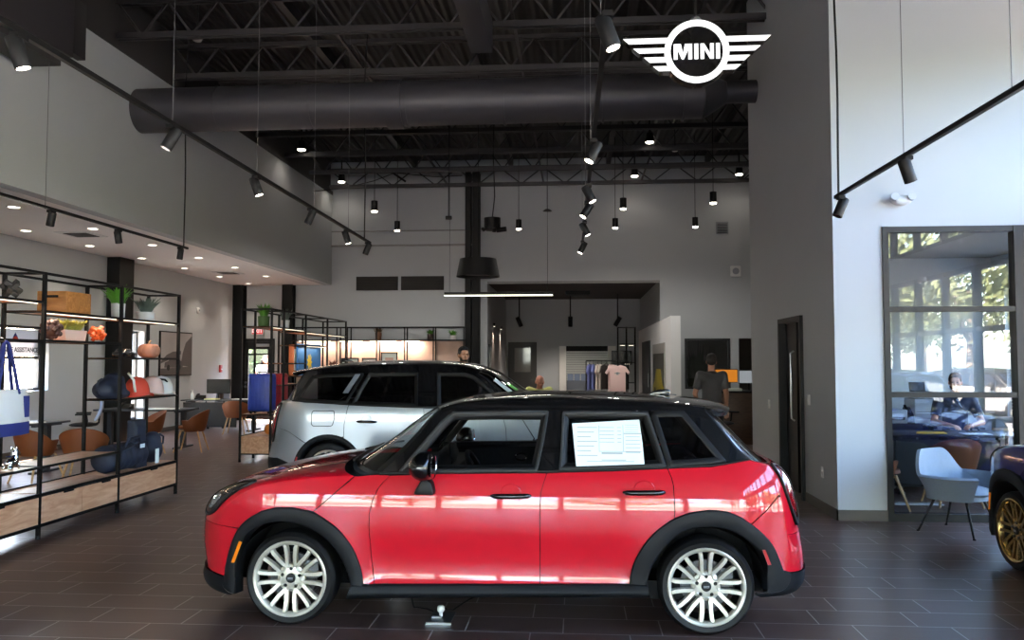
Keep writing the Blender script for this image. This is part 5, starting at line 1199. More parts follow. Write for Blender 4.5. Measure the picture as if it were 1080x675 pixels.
for s_ in (-1, 1): m.surf(lambda u, v: Vector((s_*.0+s_*(.02+.055*sin(PI*u)*(1-v*.7)), -.27+.54*u+(.07*(1-v))*(2*u-1)*.6, .11+.29*v)), 14, 10)
m.build('bag_body', CANV, t); m = MB()
for s_ in (-1, 1): m.surf(lambda u, v: Vector((s_*(.02+.056*sin(PI*u)*1.0), -.31+.62*u, .11*v)), 14, 4)
m.surf(lambda u, v: Vector(((v-.5)*2*(.02+.056*sin(PI*u)), -.31+.62*u, 0)), 14, 4)
m.box(-.03, .05, .2, .26, .15, .34); m.build('navy_base', NAVYB, t)
m = MB()
for s_ in (-1, 1): m.tube([(s_*.03, -.14, .36), (s_*.02, -.08, .6), (0, -.03, .80), (0, .0, .82), (0, .03, .80), (s_*.02, .08, .6), (s_*.03, .14, .36)], .016, 8)
m.build('strap', NAVYB, t)
m = MB(); m.tube([(0, 0, .81), (-.02, 0, .84), (-.05, 0, .855)], .006, 6); m.build('hook', STEEL, t)
t = thing('dog_figurine', 'shiny silver and dark dog figurine at the left end of the oak plank', 'ornament', (-5.1, 7.22, .67))
fused('figurine_body', lambda m: blob(m, [((0, 0, .06), (.045, .07, .05)), ((0, .05, .1), (.04, .04, .06)), ((0, .06, .15), (.035, .045, .035)), ((0, .1, .14), (.02, .03, .018)), ((.025, .04, .19), (.01, .012, .025)), ((-.025, .04, .19), (.01, .012, .025)), ((.03, .07, .03), (.014, .014, .035)), ((-.03, .07, .03), (.014, .014, .035)), ((.03, -.04, .02), (.02, .03, .02)), ((-.03, -.04, .02), (.02, .03, .02))]), CHROME, t, None, .007)
m = MB(); m.lathe([(.03, .115), (.045, .12), (.03, .125)], n=16); m.build('collar', NAVYB, t)
def suitcase(lb, y, col):
    t = thing('suitcase', lb, 'suitcase', (-5.24, y, .78)); m = MB(); m.box(-.2, .2, -.13, .13, .04, .66); b = m.build('shell', col, t, bevel=.035, seg=4)
    m = MB()
    for k in range(6): m.box(-.16+.06*k, -.135+.06*k, -.137, -.128, .1, .6)
    for k in range(4): m.box(.196, .206, -.09+.05*k, -.07+.05*k, .1, .6)
    m.build('shell_rib', col, t, bevel=.004)
    for x in (-.15, .15):
        for yy in (-.09, .09): m = MB(); m.cyl((x-.012, yy, .022), (x+.012, yy, .022), .022, n=12); m.build('wheel', BLK, t)
    m = MB(); m.tube([(-.08, 0, .65), (-.08, 0, .69), (.08, 0, .69), (.08, 0, .65)], .01, 8); m.build('handle', BLK, t); return t
suitcase('royal blue hard-shell suitcase at the front end of the far shelf', 13.62, mat('blue_shell', '#1a3796', .35)); suitcase('red hard-shell suitcase behind the blue one on the far shelf', 14.2, mat('red_shell', '#a8202a', .35))
t = MB(); t.ball((0, 0, .09), (.09, .09, .09), 20, 12); o = t.build('orange_ball', mat('orange_ball', '#d9822f', .5), None, (-5.15, 13.75, .418)); tag(o, 'orange round ball on the low oak cabinet behind the silver car', 'ball')
t = thing('abstract_picture', 'blue picture with a yellow blot standing on the far shelf', 'picture', (-5.2, 16.0, 1.38)); m = MB(); m.box(-.02, .02, -.75, .62, 0, .60); m.build('canvas', mat('blue_canvas', '#2f6fb0', .6, noise=.4, nscale=3), t)
m = MB(); rr = random.Random(8)
for i in range(9):
    a = 2*PI*i/9; m.surf(lambda u, v: Vector((.0215+.0005*i, -.1+(.06+.1*u)*cos(a)+.05*(v-.5)*-sin(a)*(1.5-u), .25+(.05+.11*u)*sin(a)+.05*(v-.5)*cos(a)*(1.5-u))), 3, 2)
m.lathe([(0, .027), (.06, .027), (.06, .022)], (0, -.1, .25), n=16, axis='x'); m.build('yellow_blot', mat('yellow_paint', '#d8bf32', .6, noise=.3, nscale=8), t)
t = MB().box(-.05, .05, -.1, .1, 0, .58).build('orange_box', mat('orange_box', '#b8663a', .5), None, (-5.3, 15.3, 1.38), bevel=.01); tag(t, 'tall orange box beside the blue picture on the far shelf', 'box')
MB().box(.05, .052, -.08, .08, .1, .5).build('box_label', PAPER, t)
t = potted('potted_plant', 'dark dried flower bunch in a vase on the far shelf', (-5.1, 17.2, 1.38), .06, .14, mat('dark_vase', '#40302c', .4), 40, .2, .12, .015, mat('dried_red', '#6b3a34', .6), .8, 21)
for x, lb, c, hh, pm in ((-5.48, 'brown pineapple-shaped pot plant on the back wall shelf', 0, .2, mat('brown_pot', '#6b4630', .5)), (-4.02, 'green plant in a small pot on the back wall shelf', 1, .16, mat('dark_vase')), (-3.39, 'pale yellow-green plant in a white pot on the back wall shelf', 1, .12, POTW)):
    potted('shelf_plant', lb, (x, 22.8, 2.24), .09, hh, pm, 50, .18, .16, .02, GREEN if c else mat('brown_leaf', '#6e5638', .6), .8, int(abs(x)*10))
for x, y, z, w, h, lb in ((-5.18, 22.85, 1.40, .46, .5, 'small black framed pink picture on the back wall shelf'), (-5.75, 22.9, 1.40, .42, .34, 'low black framed picture left of the pink one'), (-6.3, 22.9, 1.40, .5, .34, 'leftmost low black framed picture on the back wall shelf')):
    t = thing('framed_picture', lb, 'picture', (x, y, z)); m = MB(); s_ = .03
    for b in ((-w/2, -w/2+s_, 0, h), (w/2-s_, w/2, 0, h), (-w/2+s_, w/2-s_, 0, s_), (-w/2+s_, w/2-s_, h-s_, h)): m.box(b[0], b[1], -.015, .015, b[2], b[3])
    m.build('frame', BLK, t); m = MB(); m.box(-w/2+s_, w/2-s_, -.004, .004, s_, h-s_); m.build('print', PAPER, t); m = MB(); m.box(-w*.25, w*.25, -.006, -.004, h*.3, h*.7); m.build('motif', PINKF, t)
# black and white car photograph on the left wall
t = thing('wall_picture', 'large black and white photograph of a parked car on the left wall', 'picture', (XL, 19.45, 1.3)); m = MB(); m.box(0, .04, -.8, .8, 0, 1.06); m.build('frame', BLK, t)
m = MB(); m.box(.04, .045, -.77, .77, .03, 1.03, 0); m.build('photograph', mat('mono_print', '#a09a98', .5, noise=.3, nscale=1.5), t)
m = MB(); x_ = lambda P, a=.045, b=.049: m.prism(P, a, b, 'yz')
x_([(-.77, .03), (.77, .03), (.77, .22), (-.77, .18)]); x_([(.2, .25), (.77, .2), (.77, .98), (.45, .8), (.3, .55)]); x_([(-.6, .2), (-.58, .32), (-.4, .36), (-.28, .48), (.05, .48), (.18, .36), (.3, .33), (.3, .2)], .045, .052); x_([(-.77, .35), (-.5, .5), (-.2, .58), (.2, .6), (.2, .52), (-.77, .3)])
m.build('dark_shapes', mat('mono_dark', '#4a4344', .5), t)
for yy in (-.42, .12): m = MB(); m.lathe([(0, .053), (.07, .053), (.07, .045)], (0, yy, .2), n=16, axis='x'); m.build('wheel_shape', SEAL, t)
# poster in the left window
t = thing('window_poster', 'white roadside assistance poster in the left window', 'poster', (XL-.19, 13.95, 1.76)); m = MB(); m.box(0, .006, -.62, .62, 0, .46); m.build('sheet', translucent('translucent_white', '#e4e4ea'), t)
lettering('lettering', 'ROADSIDE ASSISTANCE', .118, (.012, .0, .09), (PI/2, 0, PI/2), mat('dark_print', '#2b2e31', .7), t, bold=True)
m = MB(); m.prism([(-.1, .27), (.1, .27), (.02, .33), (-.02, .33)], .007, .01, 'yz'); m.build('red_emblem', RED_F, t); m = MB(); m.prism([(-.07, .30), (.07, .30), (0, .40)], .006, .009, 'yz'); m.build('blue_emblem', NAVYB, t)
# exit sign, fire alarm, thermostat disc
t = thing('exit_sign', 'red lit EXIT sign above the exit door', 'sign', (-9.0, YB-.06, 2.5)); m = MB(); m.box(-.17, .17, -.02, .04, -.1, .1); m.build('housing', WHT, t, bevel=.01)
m = MB(); m.box(-.155, .155, -.024, -.02, -.085, .085); m.build('sign_face', lamp_mat('exit_red', '#e8323c', .9), t); lettering('lettering', 'EXIT', .15, (0, -.026, 0), (PI/2, 0, 0), lamp_mat('exit_white', '#ffe6e2', 1.3), t, bold=True)
t = thing('fire_alarm', 'small red fire alarm box on the left wall before the corner', 'alarm', (XL, 22.0, 1.45)); m = MB(); m.box(0, .05, -.06, .06, -.1, .1); m.build('housing', mat('alarm_red', '#a31c20', .4), t, bevel=.006); m = MB(); m.box(.05, .06, -.03, .03, -.03, .0); m.build('pull_bar', WHT, t)
t = thing('wall_sensor', 'small round white sensor on the left wall above the picture', 'sensor', (XL, 20.6, 2.95)); m = MB(); m.tube([(0, 0, 0), (.03, 0, 0), (.05, 0, 0)], [.08, .08, .05], 20); m.build('housing', WHT, t); m = MB(); m.ball((.05, 0, 0), (.02, .03, .03), 12, 8); m.build('dome', GRY, t)
# ------------------------------------------------------------------ chairs and desks
def tub_chair(lb, loc, rz, mt=ORANGE, group=None, seat=.44, top=.78):
    """bucket chair on splayed wooden legs, facing -y"""
    t = thing('tub_chair', lb, 'chair', loc, rz, group); m = MB()
    def shell(u, v):
        a = R(-205+ (230*u)) if False else R(-25+230*u)            # around the back
        ca, sa = cos(a), sin(a); back = max(0, sa)**.8; hgt = seat-.02+(.16+(top-seat-.16)*back)*v
        r = .20+.09*v**.6; return Vector((ca*(r+.02), sa*r+.02, hgt-.05*(1-v)**2))
    m.surf(shell, 28, 8, 0, .022)
    m.build('shell', mt, t); m = MB(); m.surf(lambda u, v: Vector(((.24*v)*cos(2*PI*u), (.25*v)*sin(2*PI*u)+.0-.0*v, seat-.01-.03*(1-v*v))), 24, 5, 0, .04); m.build('seat_cushion', mt, t)
    for sx in (-1, 1):
        for sy in (-1, 1): m = MB(); m.tube([(sx*.15, sy*.14, seat-.04), (sx*.24, sy*.25, 0)], [.018, .012], 10); m.build('leg', LEGW, t)
    m = MB(); m.bar((-.16, -.15, seat-.05), (.16, .15, seat-.05), .03); m.bar((.16, -.15, seat-.05), (-.16, .15, seat-.05), .03); m.build('under_frame', LEGW, t); return t
tub_chair('tan tub chair behind the tote bag, left of the near pair', (-7.35, 10.95, 0), R(160)); tub_chair('tan tub chair seen through the left shelf, right of the near pair', (-6.65, 10.9, 0), R(200))
tub_chair('tan tub chair beside the window desk, left of the middle pair', (-7.7, 14.55, 0), R(-50)); tub_chair('tan tub chair with pale legs, right of the middle pair', (-7.05, 14.9, 0), R(-80))
tub_chair('tan tub chair in front of the far desk with the monitor', (-7.75, 18.6, 0), R(190))
def task_chair(lb, loc, rz):
    t = thing('office_chair', lb, 'office chair', loc, rz); G = mat('grey_mesh_fabric', '#8f96a3', .7)
    m = MB(); m.surf(lambda u, v: Vector(((u-.5)*.46*(1-.12*v), .2+.07*sin(PI*v)+.06*v-.04*sin(PI*u), .55+.5*v)), 10, 10, 0, .025); m.build('backrest', G, t)
    m = MB(); m.ball((0, 0, .47), (.25, .25, .045), 20, 10); m.build('seat', BLK, t)
    for s_ in (-1, 1): m = MB(); m.tube([(s_*.24, .05, .46), (s_*.29, .05, .52), (s_*.29, .03, .66)], .016, 8); m.box(s_*.29-.04, s_*.29+.04, -.14, .12, .66, .69); m.build('armrest', BLK, t)
    m = MB(); m.cyl((0, 0, .1), (0, 0, .44), .028, n=12); m.tube([(0, .1, .45), (0, .25, .5), (0, .26, .7)], .02, 8); m.build('column', BLK, t)
    m = MB()
    for k in range(5): a = 2*PI*k/5; m.tube([(0, 0, .1), (.3*cos(a), .3*sin(a), .07)], [.025, .016], 8)
    b = m.build('star_base', BLK, t)
    for k in range(5): a = 2*PI*k/5; m = MB(); m.cyl((.3*cos(a)-.012, .3*sin(a), .03), (.3*cos(a)+.012, .3*sin(a), .03), .03, n=12); m.build('castor', BLK, b)
    return t
task_chair('grey mesh office chair with black arms behind the middle desk', (-9.15, 14.95, 0), R(-60)); task_chair('grey office chair behind the far monitor desk', (-8.95, 20.1, 0), R(-20))
DESKM = mat('dark_grey_laminate', '#33363b', .5, spec=.3)
def desk(lb, loc, w, d, panel_=False, h=.74, legs=True, top=None):
    t = thing('desk', lb, 'desk', loc); m = MB(); m.box(-w/2, w/2, -d/2, d/2, h-.03, h); m.build('desk_top', top or DESKM, t, bevel=.004)
    for sx in (-1, 1):
        m = MB(); m.box(sx*(w/2-.12)-.04, sx*(w/2-.12)+.04, -.05, .05, .03, h-.03); m.box(sx*(w/2-.12)-.04, sx*(w/2-.12)+.04, -d/2+.05, d/2-.05, 0, .03); m.box(sx*(w/2-.12)-.03, sx*(w/2-.12)+.03, -d/2+.08, d/2-.08, h-.06, h-.03); m.build('leg', DESKM, t)
    if panel_: m = MB(); m.box(-w/2+.05, w/2-.4, -d/2+.04, -d/2+.06, .1, h-.06); m.build('modesty_panel', mat('black_laminate', '#0b0b0c', .6, spec=.3), t)
    return t
desk('grey desk behind the left shelf with papers on it', (-8.25, 15.55, 0), 1.7, .8); desk('black fronted desk with the computer monitor near the exit door', (-8.45, 19.5, 0), 1.75, .8, True); desk('dark desk corner behind the white tote bag', (-8.6, 12.0, 0), 1.6, .8)
def on_desk(nm, lb, cat, mb, mt, loc, bevel=.004): o = mb.build(nm, mt, None, loc, bevel=bevel); return tag(o, lb, cat)
def monitor(lb, loc, rz, w=.52, h=.31, face=None, stand=.14):
    t = thing('monitor', lb, 'monitor', loc, rz); m = MB(); m.box(-w/2, w/2, -.012, .025, stand, stand+h); m.build('housing', BLK, t, bevel=.005)
    m = MB(); m.box(-w/2+.01, w/2-.01, -.015, -.011, stand+.012, stand+h-.012); m.build('screen', face or mat('dark_screen', '#0a0a0c', .25, spec=.25), t)
    m = MB(); m.cyl((0, .01, .01), (0, .01, stand+.05), .02, n=10); m.box(-.1, .1, -.08, .1, 0, .012); m.build('stand', BLK, t); return t
monitor('black computer monitor seen from behind on the far desk', (-8.55, 19.45, .74), R(8), .56, .34)
t = thing('desk_phone', 'black desk phone left of the far monitor', 'phone', (-8.98, 19.4, .74)); m = MB(); m.prism([(-.1, 0), (.1, 0), (.1, .1), (-.1, .03)], -.1, .1, 'yz'); m.build('phone_base', BLK, t, bevel=.005); m = MB(); m.tube([(-.07, -.06, .06), (-.07, 0, .11), (-.07, .09, .12)], .022, 8); m.build('handset', BLK, t)
t = thing('bottle', 'white sanitiser bottle at the left end of the far desk', 'bottle', (-9.15, 19.35, .74)); m = MB(); m.lathe([(0, 0), (.04, 0), (.042, .02), (.042, .13), (.018, .16), (.016, .18), (0, .18)], n=20); m.build('bottle_body', WHT, t); m = MB(); m.cyl((0, 0, .18), (0, 0, .22), .012, n=10); m.box(-.04, .012, -.01, .01, .215, .23); m.build('pump', WHT, t)
on_desk('paper_stack', 'pale paper stack in front of the far monitor', 'papers', MB().box(-.15, .15, -.11, .11, 0, .03), mat('yellowish_paper', '#c9c58e', .7), (-8.62, 19.25, .74)); potted('desk_plant', 'small grey plant behind the far monitor', (-8.62, 19.75, .74), .06, .24, mat('dark_vase'), 40, .22, .13, .02, GREY_G, .8, 33)
on_desk('paper_sheets', 'white papers on the middle desk behind the caps', 'papers', MB().box(-.25, .25, -.16, .16, 0, .012), PAPER, (-7.85, 15.4, .74)); on_desk('paper_sheets', 'white sheets at the right end of the far desk', 'papers', MB().box(-.3, .3, -.12, .12, 0, .01), PAPER, (-7.9, 19.5, .74)); on_desk('paper_sheets', 'white sheet on the dark desk corner behind the tote', 'papers', MB().box(-.2, .2, -.15, .15, 0, .008), PAPER, (-8.1, 11.8, .74))
t = thing('desk_phone', 'black phone on the middle desk below the navy backpack', 'phone', (-8.55, 15.35, .74)); m = MB(); m.prism([(-.1, 0), (.1, 0), (.1, .1), (-.1, .03)], -.1, .1, 'yz'); m.build('phone_base', BLK, t, bevel=.005); m = MB(); m.tube([(-.07, -.06, .06), (-.07, 0, .11), (-.07, .09, .12)], .022, 8); m.build('handset', BLK, t)
# light blue lounge chair
BLUEF = mat('light_blue_wool', '#73808e', .85, noise=.08, nscale=40, bump=.15, bscale=220)
t = thing('lounge_chair', 'light blue upholstered lounge chair with thin black legs before the office glass', 'chair', (3.68, 8.45, 0), R(38))
def lounge(u, v):
    a = R(-58+296*u); ca, sa = cos(a), sin(a); k = max(0, min(1, (sa-.45)/.45)); back = k*k*(3-2*k)
    sq = 1/max(.01, (abs(ca)**2.5+abs(sa)**2.5)**(1/2.5)); r0 = .25*sq
    h = .33+.03*v+(.19+.23*back)*v**1.2; out = (.13-.05*back)*v**1.4
    return Vector((ca*(r0+.05+out), sa*(r0+out*.9)+.0, h))
m = MB(); m.surf(lounge, 90, 14, 0, .032); m.surf(lambda u, v: Vector(((.31*v)*cos(2*PI*u), (.27*v)*sin(2*PI*u)+.0, .335+.0*v)), 30, 4, 0, .05); m.build('shell', BLUEF, t)
m = MB(); m.ball((0, -.03, .40), (.29, .27, .06), 28, 12); m.build('seat_cushion', BLUEF, t)
for sx in (-1, 1):
    for sy in (-1, 1): m = MB(); m.tube([(sx*.15, sy*.15, .33), (sx*.25, sy*.27, 0)], [.013, .009], 10); m.cyl((sx*.25, sy*.27, 0), (sx*.252, sy*.272, .012), .014, n=10); m.build('leg', BLK, t)
# ------------------------------------------------------------------ people
def person(lb, loc, rz, J, cols, hair=None, face=True, glasses=False, h=1.0, vox=.0085, skin=SKIN, beard=False, bald=False, shorts=False, sleeve=.75):
    """J: joint positions (local, facing -y); one continuous body skin with clothes as children"""
    t = thing('person', lb, 'person', loc, rz); V = {k: Vector(v) for k, v in J.items()}
    def limb(m, a, b, ra, rb, n=4):
        for i in range(n+1):
            p = a.lerp(b, i/n); r = ra+(rb-ra)*i/n; m.ball(p, r, 12, 8)
        m.tube([a, b], [ra, rb], 12)
    hd = V['head']; fw = V.get('look', Vector((0, -1, 0))).normalized(); up = Vector((0, 0, 1)); fw = (fw-up*fw.dot(up)*.0); rt = fw.cross(up).normalized(); upv = rt.cross(fw).normalized()
    Mh = Matrix(((rt.x, -fw.x, upv.x, hd.x), (rt.y, -fw.y, upv.y, hd.y), (rt.z, -fw.z, upv.z, hd.z), (0, 0, 0, 1)))
    def head(m):
        b = lambda c, r: m.ball(c, r, 16, 12, 0, Mh)
        b((0, .01, .03), (.076, .096, .088)); b((0, -.025, -.035), (.06, .068, .078)); b((0, -.05, -.085), (.032, .03, .022)); b((0, -.095, -.02), (.013, .022, .024)); b((0, -.088, .012), (.010, .014, .03))
        b((.078, .012, -.01), (.012, .022, .033)); b((-.078, .012, -.01), (.012, .022, .033)); b((.03, -.08, .028), (.028, .012, .009)); b((-.03, -.08, .028), (.028, .012, .009)); b((0, -.082, -.055), (.026, .012, .007)); b((0, -.08, -.068), (.022, .012, .008)); b((.04, -.055, -.02), (.026, .025, .025)); b((-.04, -.055, -.02), (.026, .025, .025))
    def hand(m, w, e):
        d = (w-e).normalized(); s_ = d.cross(Vector((0, 0, 1)))
        if s_.length < .2: s_ = d.cross(Vector((0, 1, 0)))
        s_.normalize(); n_ = s_.cross(d).normalized(); pc = w+d*.05
        for k in range(4): q = w+d*(.02+.02*k); m.ball(q+s_*.014, .021, 10, 6); m.ball(q-s_*.014, .021, 10, 6)
        for k, L in enumerate((.072, .082, .076, .058)):
            r0 = w+d*.085+s_*((k-1.5)*.0215); r1 = r0+d*L*.5-n_*.006; r2 = r1+d*L*.4-n_*.026
            m.tube([r0, r1, r2], [.0098, .0092, .0078], 8); m.ball(r2, .0078, 8, 6); m.ball(r1, .0092, 8, 6)
        th = w+d*.03-s_*.03; m.tube([th, th+d*.035-s_*.028, th+d*.065-s_*.032-n_*.014], [.013, .0115, .009], 8); m.ball(th+d*.065-s_*.032-n_*.014, .009, 8, 6)
    def body(m):
        head(m); limb(m, V['neck'], hd-upv*.03, .058, .055)
        limb(m, V['pelvis'], V['chest'], .13, .13); 
        for s_ in 'LR':
            limb(m, V['sh'+s_].lerp(V['chest'], .5), V['sh'+s_], .09, .062); limb(m, V['sh'+s_], V['el'+s_], .054, .043); limb(m, V['el'+s_], V['wr'+s_], .042, .028); hand(m, V['wr'+s_], V['el'+s_])
            limb(m, V['pelvis'], V['hip'+s_], .11, .095); limb(m, V['hip'+s_], V['kn'+s_], .088, .06); limb(m, V['kn'+s_], V['an'+s_], .058, .038); f = V['an'+s_]; limb(m, f+Vector((0, .02, -.03)), f+Vector((0, -.14, -.045)), .04, .03)
        limb(m, V['chest'], V['neck'], .1, .06)
    fused('body', body, skin, t, None, vox, smooth=3)
    sh = mat('cloth_'+cols[0].strip('#'), cols[0], .8, noise=.08, nscale=12); tr = mat('cloth_'+cols[1].strip('#'), cols[1], .8, noise=.08, nscale=12); so = mat('cloth_'+cols[2].strip('#'), cols[2], .5)
    def shirt(m):
        limb(m, V['pelvis']+Vector((0, 0, -.02)), V['chest'], .162, .158, 8); limb(m, V['chest'], V['neck']-Vector((0, 0, .05)), .13, .075)
        for s_ in 'LR':
            limb(m, V['sh'+s_].lerp(V['chest'], .5), V['sh'+s_], .115, .078); e = V['sh'+s_].lerp(V['el'+s_], sleeve) if sleeve <= 1 else V['el'+s_]; m.tube([V['sh'+s_], e], [.078, .066], 14)
            if sleeve > 1: limb(m, V['sh'+s_], V['el'+s_], .074, .06); m.tube([V['el'+s_], V['el'+s_].lerp(V['wr'+s_], .95)], [.06, .042], 14)
    def flat(m, fn, sx, c):
        o = len(m.v); fn(m)
    fused('shirt', shirt, sh, t, None, .013, smooth=5)
    m = MB(); nk = V['neck']-Vector((0, 0, .02)); m.tube([nk+Vector((.07*cos(a), .065*sin(a)+.005, .012*sin(a))) for a in [2*PI*k/20 for k in range(21)]], .016, 8, caps=False); m.build('collar', sh, t)
    def pants(m):
        for s_ in 'LR': limb(m, V['pelvis'], V['hip'+s_], .14, .115); limb(m, V['hip'+s_], V['kn'+s_], .108, .08); limb(m, V['kn'+s_], V['an'+s_].lerp(V['kn'+s_], .12), .078, .062)
    fused('trousers', pants, tr, t, None, .014, smooth=4)
    for s_ in 'LR':
        f = V['an'+s_]; fused('shoe', lambda m: (limb(m, f+Vector((0, .03, -.035)), f+Vector((0, -.16, -.052)), .05, .038), m.box(f.x-.042, f.x+.042, f.y-.19, f.y+.075, f.z-.1, f.z-.075)), so, t, None, .009)
    if hair:
        hm = mat('hair_'+hair.strip('#'), hair, .7, noise=.2, nscale=40)
        def hr(m):
            b = lambda c, r: m.ball(c, r, 18, 14, 0, Mh)
            if bald: b((.062, .035, -.01), (.022, .05, .03)); b((-.062, .035, -.01), (.022, .05, .03)); b((0, .078, -.02), (.06, .032, .035))
            else: b((0, .024, .06), (.082, .094, .078)); b((0, .05, .01), (.084, .068, .075)); b((.066, -.005, .045), (.02, .05, .04)); b((-.066, -.005, .045), (.02, .05, .04)); b((0, -.045, .098), (.06, .04, .028))
            if beard: pass
        fused('hair', hr, hm, t, None, .008, smooth=2)
        if beard: fused('beard', lambda m: (m.ball((0, -.058, -.085), (.046, .04, .03), 14, 10, 0, Mh), m.ball((.05, -.03, -.06), (.02, .04, .035), 12, 8, 0, Mh), m.ball((-.05, -.03, -.06), (.02, .04, .035), 12, 8, 0, Mh)), hm, t, None, .007, smooth=2)
    m = MB()
    for s_ in (-1, 1): m.ball((s_*.03, -.083, .008), (.011, .008, .006), 12, 8, 0, Mh)
    m.build('eyes', mat('eye_dark', '#2a211d', .2), t)
    if glasses:
        m = MB()
        for s_ in (-1, 1): m.tube([Mh @ Vector((s_*.033+.024*cos(a), -.1, .006+.018*sin(a))) for a in [2*PI*k/14 for k in range(15)]], .0025, 5, caps=False); m.tube([Mh @ Vector((s_*.057, -.098, .01)), Mh @ Vector((s_*.082, 0, .01))], .0025, 5)
        m.build('glasses', BLK, t)
    return t
def stand_pose(H=1.78, **k):
    s = H/1.78
    J = dict(head=(0, -.02, 1.665), neck=(0, 0, 1.50), chest=(0, 0, 1.30), pelvis=(0, .01, .98), shL=(-.185, 0, 1.435), shR=(.185, 0, 1.435), elL=(-.235, .03, 1.13), elR=(.235, .03, 1.13), wrL=(-.24, -.05, .875), wrR=(.24, -.05, .875),
      hipL=(-.09, .01, .92), hipR=(.09, .01, .92), knL=(-.1, 0, .50), knR=(.1, 0, .50), anL=(-.11, .03, .1), anR=(.11, .03, .1))
    J.update(k); J = {a: (tuple(Vector(b)*s) if a != 'look' else b) for a, b in J.items()}
    for q in ('anL', 'anR'): J[q] = (J[q][0], J[q][1], .1)
    return J
def sit_pose(seat=.47, **k):
    z = seat+.11
    J = dict(pelvis=(0, .05, z), chest=(0, .0, z+.37), neck=(0, -.02, z+.58), head=(0, -.05, z+.745), shL=(-.19, 0, z+.52), shR=(.19, 0, z+.52), elL=(-.25, -.1, z+.24), elR=(.25, -.1, z+.24), wrL=(-.13, -.33, z+.2), wrR=(.13, -.33, z+.2),
      hipL=(-.1, .02, z-.01), hipR=(.1, .02, z-.01), knL=(-.13, -.42, z-.02), knR=(.13, -.42, z-.02), anL=(-.13, -.42, .1), anR=(.13, -.42, .1))
    J.update(k); return J
person('dark-haired bearded man behind the silver car, only his head clear of the roof', (-1.68, 12.35, 0), R(25), stand_pose(1.86), ('#20232b', '#1c1d20', '#141414'), hair='#15110f', beard=True)
person('man in a dark grey shirt seen from behind at the back right', (2.22, 14.0, 0), R(175), stand_pose(1.76, elR=(.27, -.02, 1.13), wrR=(.22, -.16, .93)), ('#4c4a4d', '#1b1b1d', '#141414'), hair='#231a15')
person('bald man in a pale yellow-green shirt sitting beyond the red car roof', (-.70, 15.7, 0), R(10), sit_pose(.47, look=(.1, -1, -.35), head=(0, -.11, 1.265), neck=(0, -.05, 1.14), anL=(-.13, -.40, .1), anR=(.13, -.40, .1)), ('#c3c77c', '#3b3e45', '#1a1a1a'), hair='#8d8580', bald=True, skin=mat('rosy_skin', '#c4836c', .5))
t = thing('stool', 'dark stool under the seated bald man', 'stool', (-.70, 15.75, 0)); m = MB(); m.cyl((0, 0, .40), (0, 0, .43), .18, n=28); m.build('seat', BLK, t)
for k in range(4): a = PI/4+k*PI/2; m = MB(); m.tube([(.1*cos(a), .1*sin(a), .40), (.2*cos(a), .2*sin(a), 0)], .013, 8); m.build('leg', BLK, t)
person('bearded man in a navy polo shirt sitting at the office desk behind the glass', (5.1, 11.75, 0), R(-12), sit_pose(.51, look=(-.25, -1, -.1), wrL=(-.14, -.40, .81), wrR=(.10, -.40, .81), elL=(-.29, -.14, .84), elR=(.29, -.14, .84)), ('#1d2740', '#25262b', '#141414'), hair='#3a2519', beard=True)
task_chair('black office chair of the man in the navy polo behind the glass', (5.12, 11.8, .08), R(-12))
person('person in a white shirt outside the exit door holding up a phone', (-9.22, 24.25, 0), R(8), stand_pose(1.83, elL=(-.25, -.17, 1.24), wrL=(-.06, -.33, 1.52), elR=(.25, -.17, 1.24), wrR=(.08, -.33, 1.52)), ('#b9b9b7', '#5a5d66', '#222222'), hair='#2a211c')
t = MB().box(-.04, .04, -.006, .006, -.075, .075).build('phone', BLK, None, (-9.18, 23.83, 1.63), bevel=.004); tag(t, 'dark phone held up by the person outside the exit door', 'phone'); MB().box(-.036, .036, .006, .007, -.07, .07).build('phone_screen', mat('dark_screen'), t)
# ------------------------------------------------------------------ office behind the glass
OB = mat('dark_office_laminate', '#101114', .5, spec=.3)
t = desk('dark desk of the seated man behind the office glass', (4.75, 11.1, 0), 1.7, .75, True, top=OB)
t = thing('credenza', 'dark low cabinet carrying the printers behind the office glass', 'cabinet', (4.55, 12.4, 0)); m = MB(); m.box(-1.1, .95, -.25, .25, .05, .78); m.build('body', OB, t, bevel=.005)
for x in (-1.08, -.4, .28): m = MB(); m.box(x, x+.66, -.268, -.25, .08, .76); d_ = m.build('cabinet_door', OB, t); m = MB(); m.box(x+.58, x+.6, -.285, -.268, .4, .6); m.build('door_handle', STEEL, d_)
PRN = mat('printer_white', '#c9cdd2', .5)
t = thing('printer', 'large white printer under the black lid behind the office glass', 'printer', (5.0, 12.35, .78)); m = MB(); m.box(-.27, .25, -.2, .2, 0, .34); m.build('housing', PRN, t, bevel=.015); m = MB(); m.box(-.25, .23, -.205, -.199, .07, .075); m.box(-.25, .23, -.205, -.199, .16, .165); m.build('tray_seam', DKG, t); m = MB(); m.box(-.29, .26, -.2, .2, .35, .43); m.build('scanner_lid', PRN, t, bevel=.01)
t = thing('laptop', 'small black open laptop on top of the large white printer', 'laptop', (4.86, 12.3, 1.212)); m = MB(); m.box(-.1, .12, -.1, .1, 0, .012); m.build('laptop_base', BLK, t); m = MB(); m.add([(-.1, .1, .012), (.12, .1, .012), (.12, .13, .14), (-.1, .13, .14), (-.1, .11, .012), (.12, .11, .012), (.12, .14, .14), (-.1, .14, .14)], [(0, 1, 2, 3), (4, 5, 6, 7), (0, 1, 5, 4), (2, 3, 7, 6), (1, 2, 6, 5), (0, 3, 7, 4)]); m.build('laptop_screen', BLK, t)
